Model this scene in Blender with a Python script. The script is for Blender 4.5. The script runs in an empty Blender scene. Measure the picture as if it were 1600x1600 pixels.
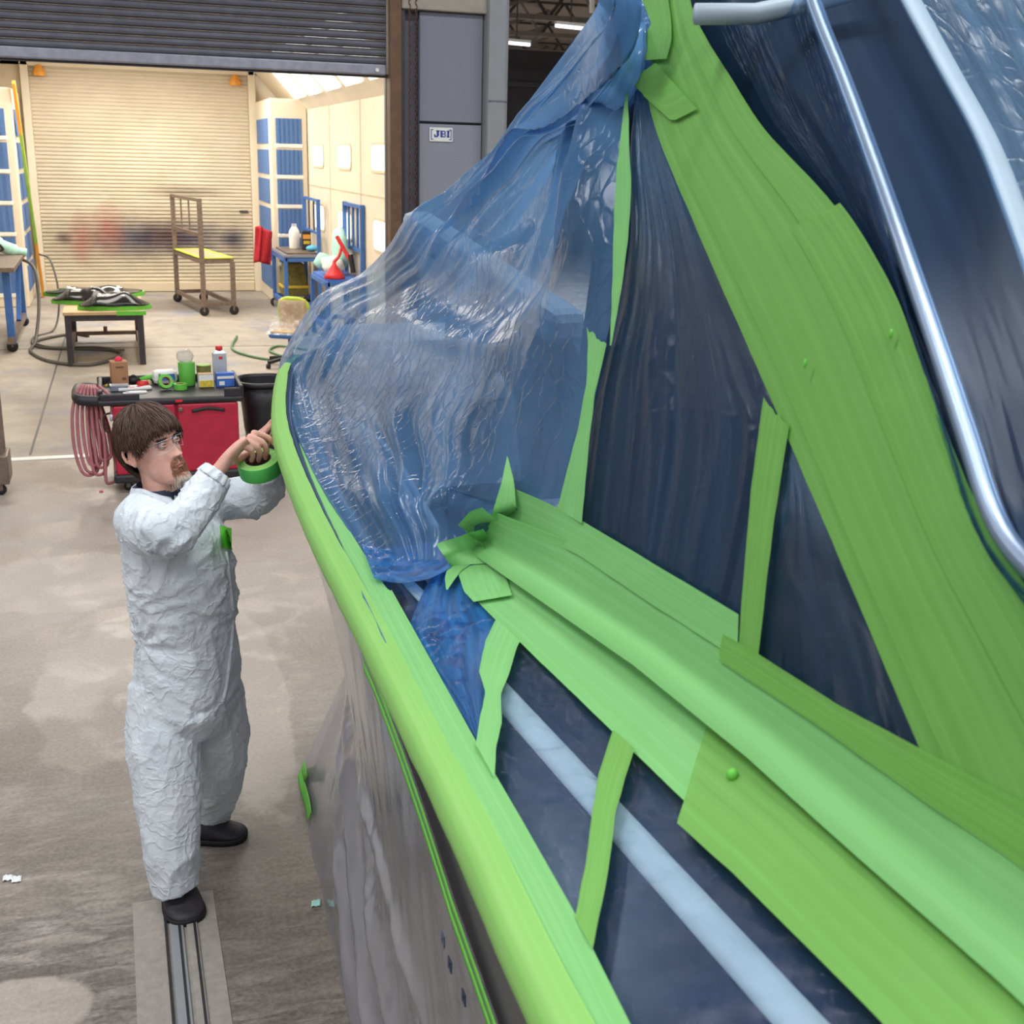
import bpy, math, random
import numpy as np
from math import sin, cos, pi, radians, sqrt, atan2
from mathutils import Vector, Matrix, noise
from mathutils.bvhtree import BVHTree
random.seed(7)
V = Vector
SC = bpy.context.scene
COL = SC.collection

# ------------------------------------------------------------------ camera
FPX = 1850.0
YAW, PITCH, ROLL = radians(18.75), radians(16.6), radians(1.5)
CAM = V((0, 0, 2.5))
_f = V((sin(YAW)*cos(PITCH), cos(YAW)*cos(PITCH), -sin(PITCH)))
_r = V((cos(YAW), -sin(YAW), 0))
_u = _r.cross(_f)
CR = cos(ROLL)*_r + sin(ROLL)*_u
CU = -sin(ROLL)*_r + cos(ROLL)*_u
HEAD = V((sin(YAW), cos(YAW), 0))
cd = bpy.data.cameras.new('camera')
cam = bpy.data.objects.new('camera', cd); COL.objects.link(cam)
cd.sensor_width = 36; cd.lens = 36*FPX/1600
mw = Matrix((CR, CU, -_f)).transposed().to_4x4(); mw.translation = CAM
cam.matrix_world = mw
cd.clip_start = .05; cd.clip_end = 200
cd.dof.use_dof = True; cd.dof.focus_distance = 3.7; cd.dof.aperture_fstop = 9.0
SC.camera = cam

# ------------------------------------------------------------------ world, exposure, lamps
W = bpy.data.worlds.new('World'); SC.world = W; W.use_nodes = True
W.node_tree.nodes['Background'].inputs[0].default_value = (.72, .80, 1, 1)
W.node_tree.nodes['Background'].inputs[1].default_value = .55
vs = SC.view_settings
vs.view_transform = 'Standard'; vs.look = 'None'; vs.gamma = 1; vs.use_curve_mapping = False
vs.exposure = 0.0

def area(name, loc, sx, sy, power, col=(1, 1, 1), direction=(0, 0, -1)):
    l = bpy.data.lights.new(name, 'AREA'); l.shape = 'RECTANGLE'; l.size = sx; l.size_y = sy
    l.energy = power; l.color = col
    o = bpy.data.objects.new(name, l); COL.objects.link(o)
    o.location = loc; o.rotation_euler = V(direction).to_track_quat('-Z', 'Y').to_euler()
    return o
for x in (-5.5, -1.8, 1.9, 5.6):
    for y in (-3.5, 1.5, 6.5):
        area('workshop_tube_lamp', (x, y, 6.1), 2.4, .35, 136 if y < 5 else 105, (.92, .96, 1))
for y, w in ((12.5, 75), (15, 95), (17.8, 125), (20.6, 190)):
    area('booth_lamp', (.6, y, 3.95), 3.0, .9, w, (1, .95, .87))

for x, y in ((8, 20), (12, 34), (16, 46)):
    area('far_workshop_lamp', (x, y, 5.9), 3.0, .4, 700, (.95, .97, 1))

# ------------------------------------------------------------------ from a measured pixel to a place in the room
def ray(u, v): return CR*((u-800)/FPX) + CU*(-(v-800)/FPX) + _f
def onZ(u, v, z): d = ray(u, v); return CAM + d*((z-CAM.z)/d.z)
def onY(u, v, y): d = ray(u, v); return CAM + d*(y/d.y)
def onX(u, v, x): d = ray(u, v); return CAM + d*(x/d.x)
def fw(u, v, k): d = ray(u, v); return CAM + d*(k/d.dot(HEAD))
def onP(u, v, p, n): d = ray(u, v); return CAM + d*((p-CAM).dot(n)/d.dot(n))

# ------------------------------------------------------------------ materials
def s2l(c): return tuple((x/12.92 if x <= .04045 else ((x+.055)/1.055)**2.4) for x in [k/255 for k in c])
class NT:
    def __init__(s, name):
        s.m = bpy.data.materials.new(name); s.m.use_nodes = True; s.t = s.m.node_tree; s.t.nodes.clear()
        s.out = s.n('ShaderNodeOutputMaterial')
    def n(s, t, **k):
        x = s.t.nodes.new(t)
        for a, b in k.items(): setattr(x, a, b)
        return x
    def l(s, a, b): s.t.links.new(a, b)
    def noise(s, vec, scale, detail=4, rough=.55, dist=0):
        x = s.n('ShaderNodeTexNoise'); x.inputs['Scale'].default_value = scale
        x.inputs['Detail'].default_value = detail; x.inputs['Roughness'].default_value = rough
        x.inputs['Distortion'].default_value = dist
        s.l(vec, x.inputs['Vector']); return x.outputs['Fac']
    def mapping(s, vec, scale=(1, 1, 1), loc=(0, 0, 0), rot=(0, 0, 0)):
        x = s.n('ShaderNodeMapping'); x.inputs['Scale'].default_value = scale
        x.inputs['Location'].default_value = loc; x.inputs['Rotation'].default_value = rot
        s.l(vec, x.inputs['Vector']); return x.outputs[0]
    def ramp(s, fac, stops):
        x = s.n('ShaderNodeValToRGB'); e = x.color_ramp.elements
        while len(e) < len(stops): e.new(.5)
        for i, (p, c) in enumerate(stops):
            e[i].position = p; e[i].color = (*c, 1) if not isinstance(c, float) else (c, c, c, 1)
        s.l(fac, x.inputs[0]); return x.outputs[0]
    def mix(s, fac, a, b, mode='MIX'):
        x = s.n('ShaderNodeMix', data_type='RGBA', blend_type=mode)
        for i, q in ((0, fac), (6, a), (7, b)):
            if isinstance(q, (int, float)): x.inputs[i].default_value = q
            elif isinstance(q, tuple): x.inputs[i].default_value = (*q, 1)
            else: s.l(q, x.inputs[i])
        return x.outputs[2]
    def math(s, op, a, b=0., clamp=False):
        x = s.n('ShaderNodeMath', operation=op, use_clamp=clamp)
        for i, q in ((0, a), (1, b)):
            if isinstance(q, (int, float)): x.inputs[i].default_value = q
            else: s.l(q, x.inputs[i])
        return x.outputs[0]
    def bump(s, h, strength=.3, dist=.01, normal=None):
        x = s.n('ShaderNodeBump'); x.inputs['Strength'].default_value = strength; x.inputs['Distance'].default_value = dist
        s.l(h, x.inputs['Height'])
        if normal is not None: s.l(normal, x.inputs['Normal'])
        return x.outputs[0]
    def bsdf(s, col, rough=.5, metal=0, spec=.5, normal=None, **k):
        x = s.n('ShaderNodeBsdfPrincipled')
        for nm, q in (('Base Color', col), ('Roughness', rough), ('Metallic', metal), ('Specular IOR Level', spec)):
            if isinstance(q, tuple): x.inputs[nm].default_value = (*q, 1)
            elif isinstance(q, (int, float)): x.inputs[nm].default_value = q
            else: s.l(q, x.inputs[nm])
        for nm, q in k.items(): x.inputs[nm.replace('_', ' ')].default_value = q
        if normal is not None: s.l(normal, x.inputs['Normal'])
        return x.outputs[0]
    def fin(s, sh): s.l(sh, s.out.inputs[0]); return s.m
    def obj(s): return s.n('ShaderNodeTexCoord').outputs['Object']
    def uv(s): return s.n('ShaderNodeTexCoord').outputs['UV']
    def pos(s): return s.n('ShaderNodeNewGeometry').outputs['Position']

def plain(name, rgb, rough=.5, metal=0, var=.12, scale=14, bump=0., spec=.5):
    t = NT(name); c = s2l(rgb); o = t.pos()
    f = t.noise(o, scale)
    col = t.ramp(f, [(.3, tuple(x*(1-var) for x in c)), (.7, tuple(min(1, x*(1+var)) for x in c))])
    nm = t.bump(t.noise(o, scale*6), bump, .005) if bump else None
    return t.fin(t.bsdf(col, rough, metal, spec, nm))
def glow(name, rgb, power):
    t = NT(name); e = t.n('ShaderNodeEmission'); e.inputs[0].default_value = (*s2l(rgb), 1); e.inputs[1].default_value = power
    return t.fin(e.outputs[0])

def blobs(t, pos, items, warp=.25, wscale=2.5, soft=.06):
    """mask of irregular stains lying at world places (x, y, rx, ry)"""
    n = t.noise(pos, wscale, 5, .6)
    acc = None
    for (x, y, rx, ry) in items:
        m = t.mapping(pos, (1/rx, 1/ry, 0), (-x/rx, -y/ry, 0))
        d = t.n('ShaderNodeVectorMath', operation='LENGTH'); t.l(m, d.inputs[0])
        e = t.math('ADD', d.outputs['Value'], t.math('MULTIPLY', t.math('SUBTRACT', n, .5), warp*4))
        k = t.math('SUBTRACT', 1.0, e)
        acc = k if acc is None else t.math('MAXIMUM', acc, k)
    mr = t.n('ShaderNodeMapRange'); mr.inputs[1].default_value = -soft; mr.inputs[2].default_value = soft
    t.l(acc, mr.inputs[0]); return mr.outputs[0]

def m_floor():
    t = NT('concrete'); p = t.pos()
    big = t.noise(p, .55, 6, .62, .4); mid = t.noise(p, 3.2, 8, .68, .6); fine = t.noise(p, 55, 4, .7)
    st = t.noise(t.mapping(p, (2.2, 9, 1), rot=(0, 0, .5)), 2.2, 7, .7, .5)
    c = t.ramp(big, [(.34, s2l((158, 143, 129))), (.5, s2l((176, 164, 153))), (.66, s2l((190, 180, 172)))])
    c = t.mix(t.ramp(mid, [(.42, 0.), (.70, .85)]), c, s2l((140, 125, 110)))
    # damp, darker zone towards the camera
    y = t.n('ShaderNodeSeparateXYZ'); t.l(p, y.inputs[0])
    mr = t.n('ShaderNodeMapRange'); mr.inputs[1].default_value = 6.2; mr.inputs[2].default_value = 3.5
    t.l(y.outputs[1], mr.inputs[0])
    damp = t.math('MULTIPLY', mr.outputs[0], t.ramp(st, [(.34, .3), (.56, 1.)]))
    c = t.mix(t.math('MULTIPLY', damp, .95), c, s2l((72, 66, 60)))
    dry = blobs(t, p, [(-.92, 4.02, .36, .36), (-.42, 3.28, .2, .16), (-.2, 5.5, .3, .75), (.45, 5.4, .22, 1.2), (-.45, 7.2, .6, .5), (.0, 6.0, .3, .5)], .22, 2.6, .05)
    c = t.mix(t.math('MULTIPLY', dry, .75), c, s2l((186, 174, 162)))
    dark = blobs(t, p, [(.42, 3.55, .3, .5), (-.5, 5.0, .35, .3), (-.05, 5.0, .25, .5)], .3, 3.0, .2)
    c = t.mix(t.math('MULTIPLY', dark, .5), c, s2l((100, 88, 74)))
    c = t.mix(.25, c, t.ramp(fine, [(.3, s2l((110, 100, 92))), (.7, s2l((200, 190, 180)))]))
    wet = t.math('MAXIMUM', damp, t.ramp(mid, [(.45, 0.), (.6, .8)]))
    r = t.math('SUBTRACT', .62, t.math('MULTIPLY', wet, .34))
    b = t.bump(fine, .25, .004)
    return t.fin(t.bsdf(c, r, 0, .45, b))
def m_booth_floor():
    t = NT('booth_concrete'); p = t.pos()
    big = t.noise(p, .6, 6, .6, .3); mid = t.noise(p, 4, 7, .7)
    c = t.ramp(big, [(.32, s2l((140, 134, 128))), (.5, s2l((168, 160, 150))), (.68, s2l((178, 168, 154)))])
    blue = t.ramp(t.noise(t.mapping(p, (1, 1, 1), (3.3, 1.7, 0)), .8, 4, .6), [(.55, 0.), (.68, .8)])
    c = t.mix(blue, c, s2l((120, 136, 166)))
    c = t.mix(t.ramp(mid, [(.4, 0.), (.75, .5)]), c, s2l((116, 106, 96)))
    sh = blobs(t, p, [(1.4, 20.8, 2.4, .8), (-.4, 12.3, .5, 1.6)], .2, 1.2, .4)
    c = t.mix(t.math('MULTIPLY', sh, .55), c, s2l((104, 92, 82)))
    return t.fin(t.bsdf(c, .6, 0, .35, t.bump(mid, .15, .004)))
def m_backdoor():
    t = NT('cream_door'); p = t.pos()
    c = t.ramp(t.noise(p, 1.2, 5), [(.3, s2l((206, 194, 170))), (.7, s2l((222, 210, 188)))])
    q = t.mapping(p, (1, 0, 1))
    w = t.noise(t.mapping(p, (1.2, 0, 2.2)), 2.4, 4, .5)
    def spot(items, rgb, k, soft=.55, warp=.22):
        nonlocal c
        sw = t.n('ShaderNodeSeparateXYZ'); t.l(p, sw.inputs[0])
        cb = t.n('ShaderNodeCombineXYZ'); t.l(sw.outputs[0], cb.inputs[0]); t.l(sw.outputs[2], cb.inputs[1])
        c = t.mix(t.math('MULTIPLY', blobs(t, cb.outputs[0], items, warp, 3.5, soft), k), c, s2l(rgb))
    spot([(.9, .95, 1.5, .36), (-.3, .95, .6, .3)], (120, 96, 84), .55, .9)
    spot([(.5, .95, .5, .24), (1.3, .95, .5, .22), (2.2, .95, .22, .14)], (62, 62, 86), .85, .8)
    spot([(-.45, .92, .15, .30), (.0, 1.1, .2, .3)], (178, 88, 76), .5, .8)
    spot([(1.0, 1.0, .28, .2), (-.75, .95, .1, .08)], (78, 44, 46), .7, .8)
    spot([(1.4, 1.78, .5, .08)], (120, 104, 88), .6, .8)
    return t.fin(t.bsdf(c, .55, .0, .4))
def m_tape(name, c1, c2, streak=1.0):
    t = NT(name); uv = t.uv()
    f = t.noise(t.mapping(uv, (7, .5, 1)), 1.6, 3, .5, .3)
    g = t.noise(t.pos(), 5, 4)
    c = t.ramp(f, [(.28, s2l(c2)), (.68, s2l(c1))])
    c = t.mix(t.ramp(g, [(.35, 0.), (.8, .35)]), c, s2l(c2))
    b1 = t.bump(t.noise(t.mapping(uv, (3, 26, 1)), 2.0, 4, .6), 0.02, .0012)
    b = t.bump(t.noise(t.pos(), 260, 2), .12, .001, b1)
    d = t.bsdf(c, .55, 0, .35, b)
    tr = t.n('ShaderNodeBsdfTranslucent'); t.l(c, tr.inputs[0])
    mx = t.n('ShaderNodeMixShader'); mx.inputs[0].default_value = .18
    t.l(d, mx.inputs[1]); t.l(tr.outputs[0], mx.inputs[2])
    return t.fin(mx.outputs[0])
def m_film(name, rgb, tint, opacity, rough=.16, crinkle=.5, stretch=(34, 3, 1), spec=1.0, cr2=.35, top=0., edge=.55):
    """thin plastic sheet: tinted see-through base, milky scatter, glossy skin"""
    t = NT(name); uv = t.uv(); p = t.pos()
    h1 = t.noise(t.mapping(uv, stretch), 1.0, 6, .62, .6)
    n1 = t.bump(h1, crinkle*.6, .012)
    vo = t.n('ShaderNodeTexVoronoi', feature='DISTANCE_TO_EDGE'); vo.inputs['Scale'].default_value = 15
    wv = t.n('ShaderNodeVectorMath', operation='ADD'); 
    nz = t.n('ShaderNodeTexNoise'); nz.inputs['Scale'].default_value = 6; t.l(p, nz.inputs['Vector'])
    sc = t.n('ShaderNodeVectorMath', operation='SCALE'); sc.inputs['Scale'].default_value = .22
    t.l(nz.outputs['Color'], sc.inputs[0]); t.l(sc.outputs[0], wv.inputs[0]); t.l(p, wv.inputs[1])
    t.l(wv.outputs[0], vo.inputs['Vector'])
    cr = t.ramp(vo.outputs['Distance'], [(0, 1.), (.09, 0.)])
    n2 = t.bump(cr, cr2*.6, .004, n1)
    n3 = t.bump(t.noise(t.mapping(uv, (stretch[0]*2.6, stretch[1]*5, 1)), 1.0, 6, .7), crinkle*.5, .004, n2)
    sub = t.noise(t.mapping(uv, (stretch[0]*.5, stretch[1]*.5, 1)), 1.0, 3)
    tp = t.n('ShaderNodeBsdfTransparent'); tp.inputs[0].default_value = (*tint, 1)
    c = t.ramp(sub, [(.35, tuple(x*.75 for x in s2l(rgb))), (.65, s2l(rgb))])
    df = t.n('ShaderNodeBsdfDiffuse'); t.l(c, df.inputs[0]); t.l(n3, df.inputs['Normal'])
    tl = t.n('ShaderNodeBsdfTranslucent'); t.l(c, tl.inputs[0]); t.l(n3, tl.inputs['Normal'])
    m1 = t.n('ShaderNodeMixShader'); m1.inputs[0].default_value = .5; t.l(df.outputs[0], m1.inputs[1]); t.l(tl.outputs[0], m1.inputs[2])
    op = t.math('MULTIPLY', opacity*2, sub, True)
    lf = t.n('ShaderNodeLayerWeight'); lf.inputs['Blend'].default_value = .5
    op = t.math('ADD', op, t.math('MULTIPLY', t.math('POWER', lf.outputs['Facing'], 3.0), edge), True)   # longer way through the milky sheet when seen edge-on
    if top:   # several layers gathered together at the upper end
        sy = t.n('ShaderNodeSeparateXYZ'); t.l(uv, sy.inputs[0]); mr = t.n('ShaderNodeMapRange')
        mr.inputs[1].default_value = .5; mr.inputs[2].default_value = .25; mr.inputs[4].default_value = top; t.l(sy.outputs[1], mr.inputs[0])
        op = t.math('ADD', op, mr.outputs[0], True)
    m2 = t.n('ShaderNodeMixShader'); t.l(op, m2.inputs[0]); t.l(tp.outputs[0], m2.inputs[1]); t.l(m1.outputs[0], m2.inputs[2])
    gl = t.n('ShaderNodeBsdfGlossy'); gl.inputs['Roughness'].default_value = rough; t.l(n3, gl.inputs['Normal'])
    lw = t.n('ShaderNodeLayerWeight'); lw.inputs['Blend'].default_value = .5; t.l(n3, lw.inputs['Normal'])
    fc = t.math('MULTIPLY', t.math('ADD', .05, t.math('MULTIPLY', t.math('POWER', lw.outputs['Facing'], 4.0), .8)), spec, True)
    m3 = t.n('ShaderNodeMixShader'); t.l(fc, m3.inputs[0]); t.l(m2.outputs[0], m3.inputs[1]); t.l(gl.outputs[0], m3.inputs[2])
    return t.fin(m3.outputs[0])
def m_suit():
    t = NT('white_coverall'); p = t.obj()
    c = t.ramp(t.noise(p, 5, 5), [(.3, s2l((220, 228, 235))), (.7, s2l((236, 240, 244)))])
    vo = t.n('ShaderNodeTexVoronoi', feature='DISTANCE_TO_EDGE'); vo.inputs['Scale'].default_value = 17
    nz = t.n('ShaderNodeTexNoise'); nz.inputs['Scale'].default_value = 7; nz.inputs['Detail'].default_value = 4; t.l(p, nz.inputs['Vector'])
    sc = t.n('ShaderNodeVectorMath', operation='SCALE'); sc.inputs['Scale'].default_value = .25; t.l(nz.outputs['Color'], sc.inputs[0])
    ad = t.n('ShaderNodeVectorMath', operation='ADD'); t.l(sc.outputs[0], ad.inputs[0]); t.l(p, ad.inputs[1]); t.l(ad.outputs[0], vo.inputs['Vector'])
    b1 = t.bump(t.ramp(vo.outputs['Distance'], [(0, 1.), (.2, 0.)]), .42, .006)
    b2 = t.bump(t.noise(p, 38, 6, .65, 1.2), .28, .006, b1)
    d = t.bsdf(c, .6, 0, .3, b2)
    tl = t.n('ShaderNodeBsdfTranslucent'); t.l(c, tl.inputs[0]); t.l(b2, tl.inputs['Normal'])
    mx = t.n('ShaderNodeMixShader'); mx.inputs[0].default_value = .12; t.l(d, mx.inputs[1]); t.l(tl.outputs[0], mx.inputs[2])
    return t.fin(mx.outputs[0])
def m_skin():
    t = NT('skin'); p = t.obj()
    c = t.ramp(t.noise(p, 30, 5, .6), [(.3, s2l((212, 154, 136))), (.7, s2l((228, 180, 162)))])
    return t.fin(t.bsdf(c, .5, 0, .4, t.bump(t.noise(p, 180, 4), .15, .002), Subsurface_Weight=.15, Subsurface_Scale=.01))

M = dict(
    floor=m_floor(), bfloor=m_booth_floor(), backdoor=m_backdoor(), suit=m_suit(), skin=m_skin(),
    cream=plain('cream_wall', (226, 214, 192), .5, 0, .05, 1.5), cream2=plain('cream_frame', (214, 198, 170), .5, 0, .06, 3),
    slat=plain('grey_slat', (98, 98, 106), .45, .3, .15, 8), barm=plain('bottom_bar', (150, 150, 160), .4, .5, .15, 12),
    panel=plain('grey_panel', (126, 128, 140), .6, 0, .05, 90, .1), panel2=plain('grey_panel_low', (138, 140, 150), .6, 0, .05, 90, .1),
    channel=plain('grey_channel', (104, 104, 112), .5, .2, .14, 10), colm=plain('column_paint', (142, 144, 146), .5, 0, .05, 12),
    beam=plain('beam_paint', (160, 150, 138), .6, 0, .1, 12), brown=plain('brown_jamb', (104, 76, 54), .6, 0, .2, 14),
    wallg=plain('workshop_wall', (150, 150, 150), .8, 0, .06, 2), darkwall=plain('dark_wall', (62, 60, 60), .8, 0, .1, 2),
    ceil=plain('ceiling_deck', (150, 138, 126), .8, 0, .1, 2), truss=plain('truss', (150, 140, 130), .6, 0, .1, 5), truss2=plain('truss_dark', (84, 76, 68), .6, 0, .1, 5),
    rust=plain('rusty_chain', (92, 66, 56), .7, .3, .25, 60), blue=plain('blue_filter', (84, 118, 172), .8, 0, .12, 40, .2),
    bluep=plain('blue_paint', (62, 108, 176), .45, .1, .12, 12), white=plain('white_paint', (232, 230, 224), .45, 0, .04, 10),
    signb=plain('sign_blue', (40, 62, 150), .5, 0, .03, 10), orange=plain('orange_paint', (232, 158, 62), .55, 0, .1, 10),
    lime=plain('lime_board', (150, 186, 74), .55, 0, .1, 10), steel=plain('bare_steel', (128, 112, 100), .45, .5, .25, 20),
    dsteel=plain('dark_steel', (66, 64, 70), .45, .3, .2, 20), paper=plain('brown_paper', (196, 168, 130), .8, 0, .1, 12),
    limetape=plain('lime_tape', (190, 214, 70), .6, 0, .08, 30), gtape=plain('green_tape', (104, 190, 66), .6, 0, .08, 30),
    rubber=plain('black_rubber', (34, 32, 34), .6, 0, .2, 30), blackp=plain('black_plastic', (40, 38, 42), .5, 0, .25, 30, .1),
    redp=plain('red_plastic', (178, 34, 58), .45, 0, .14, 12, .08), redc=plain('red_cloth', (176, 34, 46), .85, 0, .2, 20, .3),
    hose=plain('pink_hose', (172, 106, 112), .5, 0, .15, 20), satin=plain('satin_metal', (136, 150, 170), .38, .75, .05, 5), chrome=plain('chrome', (220, 222, 226), .12, 1, .05, 5),
    gloss=plain('black_gloss', (30, 32, 36), .1, .2, .2, 8), card=plain('cardboard', (170, 124, 88), .8, 0, .1, 14),
    pink=plain('pink_tissue', (232, 60, 90), .8, 0, .1, 20), aqua=plain('aqua_cloth', (176, 226, 212), .8, 0, .1, 16, .3),
    yellow=plain('yellow_label', (214, 186, 60), .5, 0, .3, 40), bluebox=plain('blue_box', (66, 108, 190), .5, 0, .15, 40),
    tin=plain('tin', (206, 208, 216), .3, .4, .08, 12), redcap=plain('red_cap', (214, 44, 52), .4, 0, .08, 12),
    core=plain('roll_core', (70, 48, 36), .8, 0, .1, 30), olive=plain('olive_dirt', (116, 108, 52), .8, 0, .35, 22, .3), green=plain('green_tub', (96, 176, 66), .5, 0, .08, 12),
    greenhose=plain('green_hose', (86, 128, 88), .5, 0, .1, 12), greyhose=plain('grey_hose', (88, 86, 80), .6, 0, .1, 12),
    navy=plain('navy_gelcoat', (36, 46, 66), .25, 0, .08, 2, 0, .6), hull=plain('hull_gelcoat', (70, 66, 72), .32, 0, .12, 3, 0, .5),
    vinyl=plain('seat_vinyl', (70, 82, 104), .45, 0, .08, 6), trim=plain('grey_trim', (202, 206, 206), .5, 0, .08, 14),
    glass=plain('dark_glass', (24, 36, 54), .45, 0, .1, 2, 0, .12), pale=plain('pale_vinyl', (150, 164, 176), .5, 0, .08, 6),
    strip=plain('frame_strip_paint', (140, 160, 176), .5, 0, .06, 8), tealv=plain('teal_panel', (66, 104, 122), .5, 0, .08, 3), lens=None,
    shoe=plain('black_shoe', (44, 40, 46), .55, 0, .2, 40, .15), sole=plain('shoe_sole', (26, 24, 26), .7, 0, .2, 40),
    shirt=plain('navy_shirt', (46, 50, 72), .85, 0, .1, 30), hair=plain('brown_hair', (76, 50, 36), .5, 0, .3, 60),
    beard=plain('ginger_beard', (156, 108, 80), .7, 0, .2, 60), greybeard=plain('grey_beard', (204, 190, 176), .65, 0, .15, 60),
    eye=plain('eye_white', (206, 200, 196), .2, 0, .03, 30), iris=plain("eye_iris", (44, 46, 50), .2, 0, .2, 200),
    lip=plain('lip', (176, 104, 96), .5, 0, .08, 60), nail=plain('nail', (214, 172, 156), .35, 0, .05, 60),
    scrap=plain('white_scrap', (226, 228, 226), .7, 0, .05, 30), conc=plain('patch_concrete', (156, 147, 138), .7, 0, .12, 30, .2),
    winglow=glow('light_panel', (255, 250, 240), 2.2), tube=glow('fluorescent', (240, 244, 255), 3.0),
    tape=m_tape('tape_green', (136, 200, 124), (122, 188, 106)), tape_dim=m_tape('tape_green_dim', (122, 180, 88), (108, 162, 72)),  # second tape is the first one darkened, dimmer light put into its colour
    taper=m_tape('tape_lime', (152, 206, 112), (136, 192, 96)), rollside=plain('roll_paper', (140, 196, 104), .7, 0, .06, 60), rollout=plain('roll_outer', (84, 196, 90), .55, 0, .05, 30),
)
def m_lens():
    t = NT('clear_lens'); tp = t.n('ShaderNodeBsdfTransparent'); tp.inputs[0].default_value = (.93, .95, .95, 1)
    gl = t.n('ShaderNodeBsdfGlossy'); gl.inputs['Roughness'].default_value = .06
    fr = t.n('ShaderNodeLayerWeight'); fr.inputs[0].default_value = .2
    mx = t.n('ShaderNodeMixShader'); t.l(t.math('MULTIPLY', fr.outputs[1], .32), mx.inputs[0]); t.l(tp.outputs[0], mx.inputs[1]); t.l(gl.outputs[0], mx.inputs[2])
    return t.fin(mx.outputs[0])
M['lens'] = m_lens()
M['film'] = m_film('blue_film', (112, 162, 212), (.54, .69, .87), .38, .15, .30, (14, 1.6, 1), .55, .30, .52)
M['filmdeck'] = m_film('blue_film_deck', (60, 100, 160), (.72, .82, .9), .10, .10, .5, (3, 46, 1), .5, .0, 0., .1)
M['filmfold'] = m_film('blue_film_double', (60, 140, 216), (.35, .6, .9), .62, .14, .5, (18, 3, 1), .8, .4)
M['filmwin'] = m_film('blue_film_window', (110, 160, 206), (.5, .7, .9), .10, .14, .6, (14, 1.4, 1), .8, .2, .30, .15)
M['filmtight'] = m_film('blue_film_tight', (100, 140, 185), (.66, .79, .92), .07, .24, .10, (8, 1.2, 1), .14, .0, 0., .03)
M['filmbright'] = m_film('blue_film_bright', (120, 160, 196), (.5, .68, .85), .45, .18, .5, (22, 3, 1), .6, .3)
M['skirt'] = m_film('clear_skirt', (214, 210, 216), (.76, .75, .77), .58, .17, .14, (8, 1.2, 1), 1.3, .06)
M['clearwrap'] = m_film('clear_wrap', (226, 226, 230), (.95, .95, .95), .3, .12, .6, (10, 10, 1), 1.0, .6)

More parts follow.
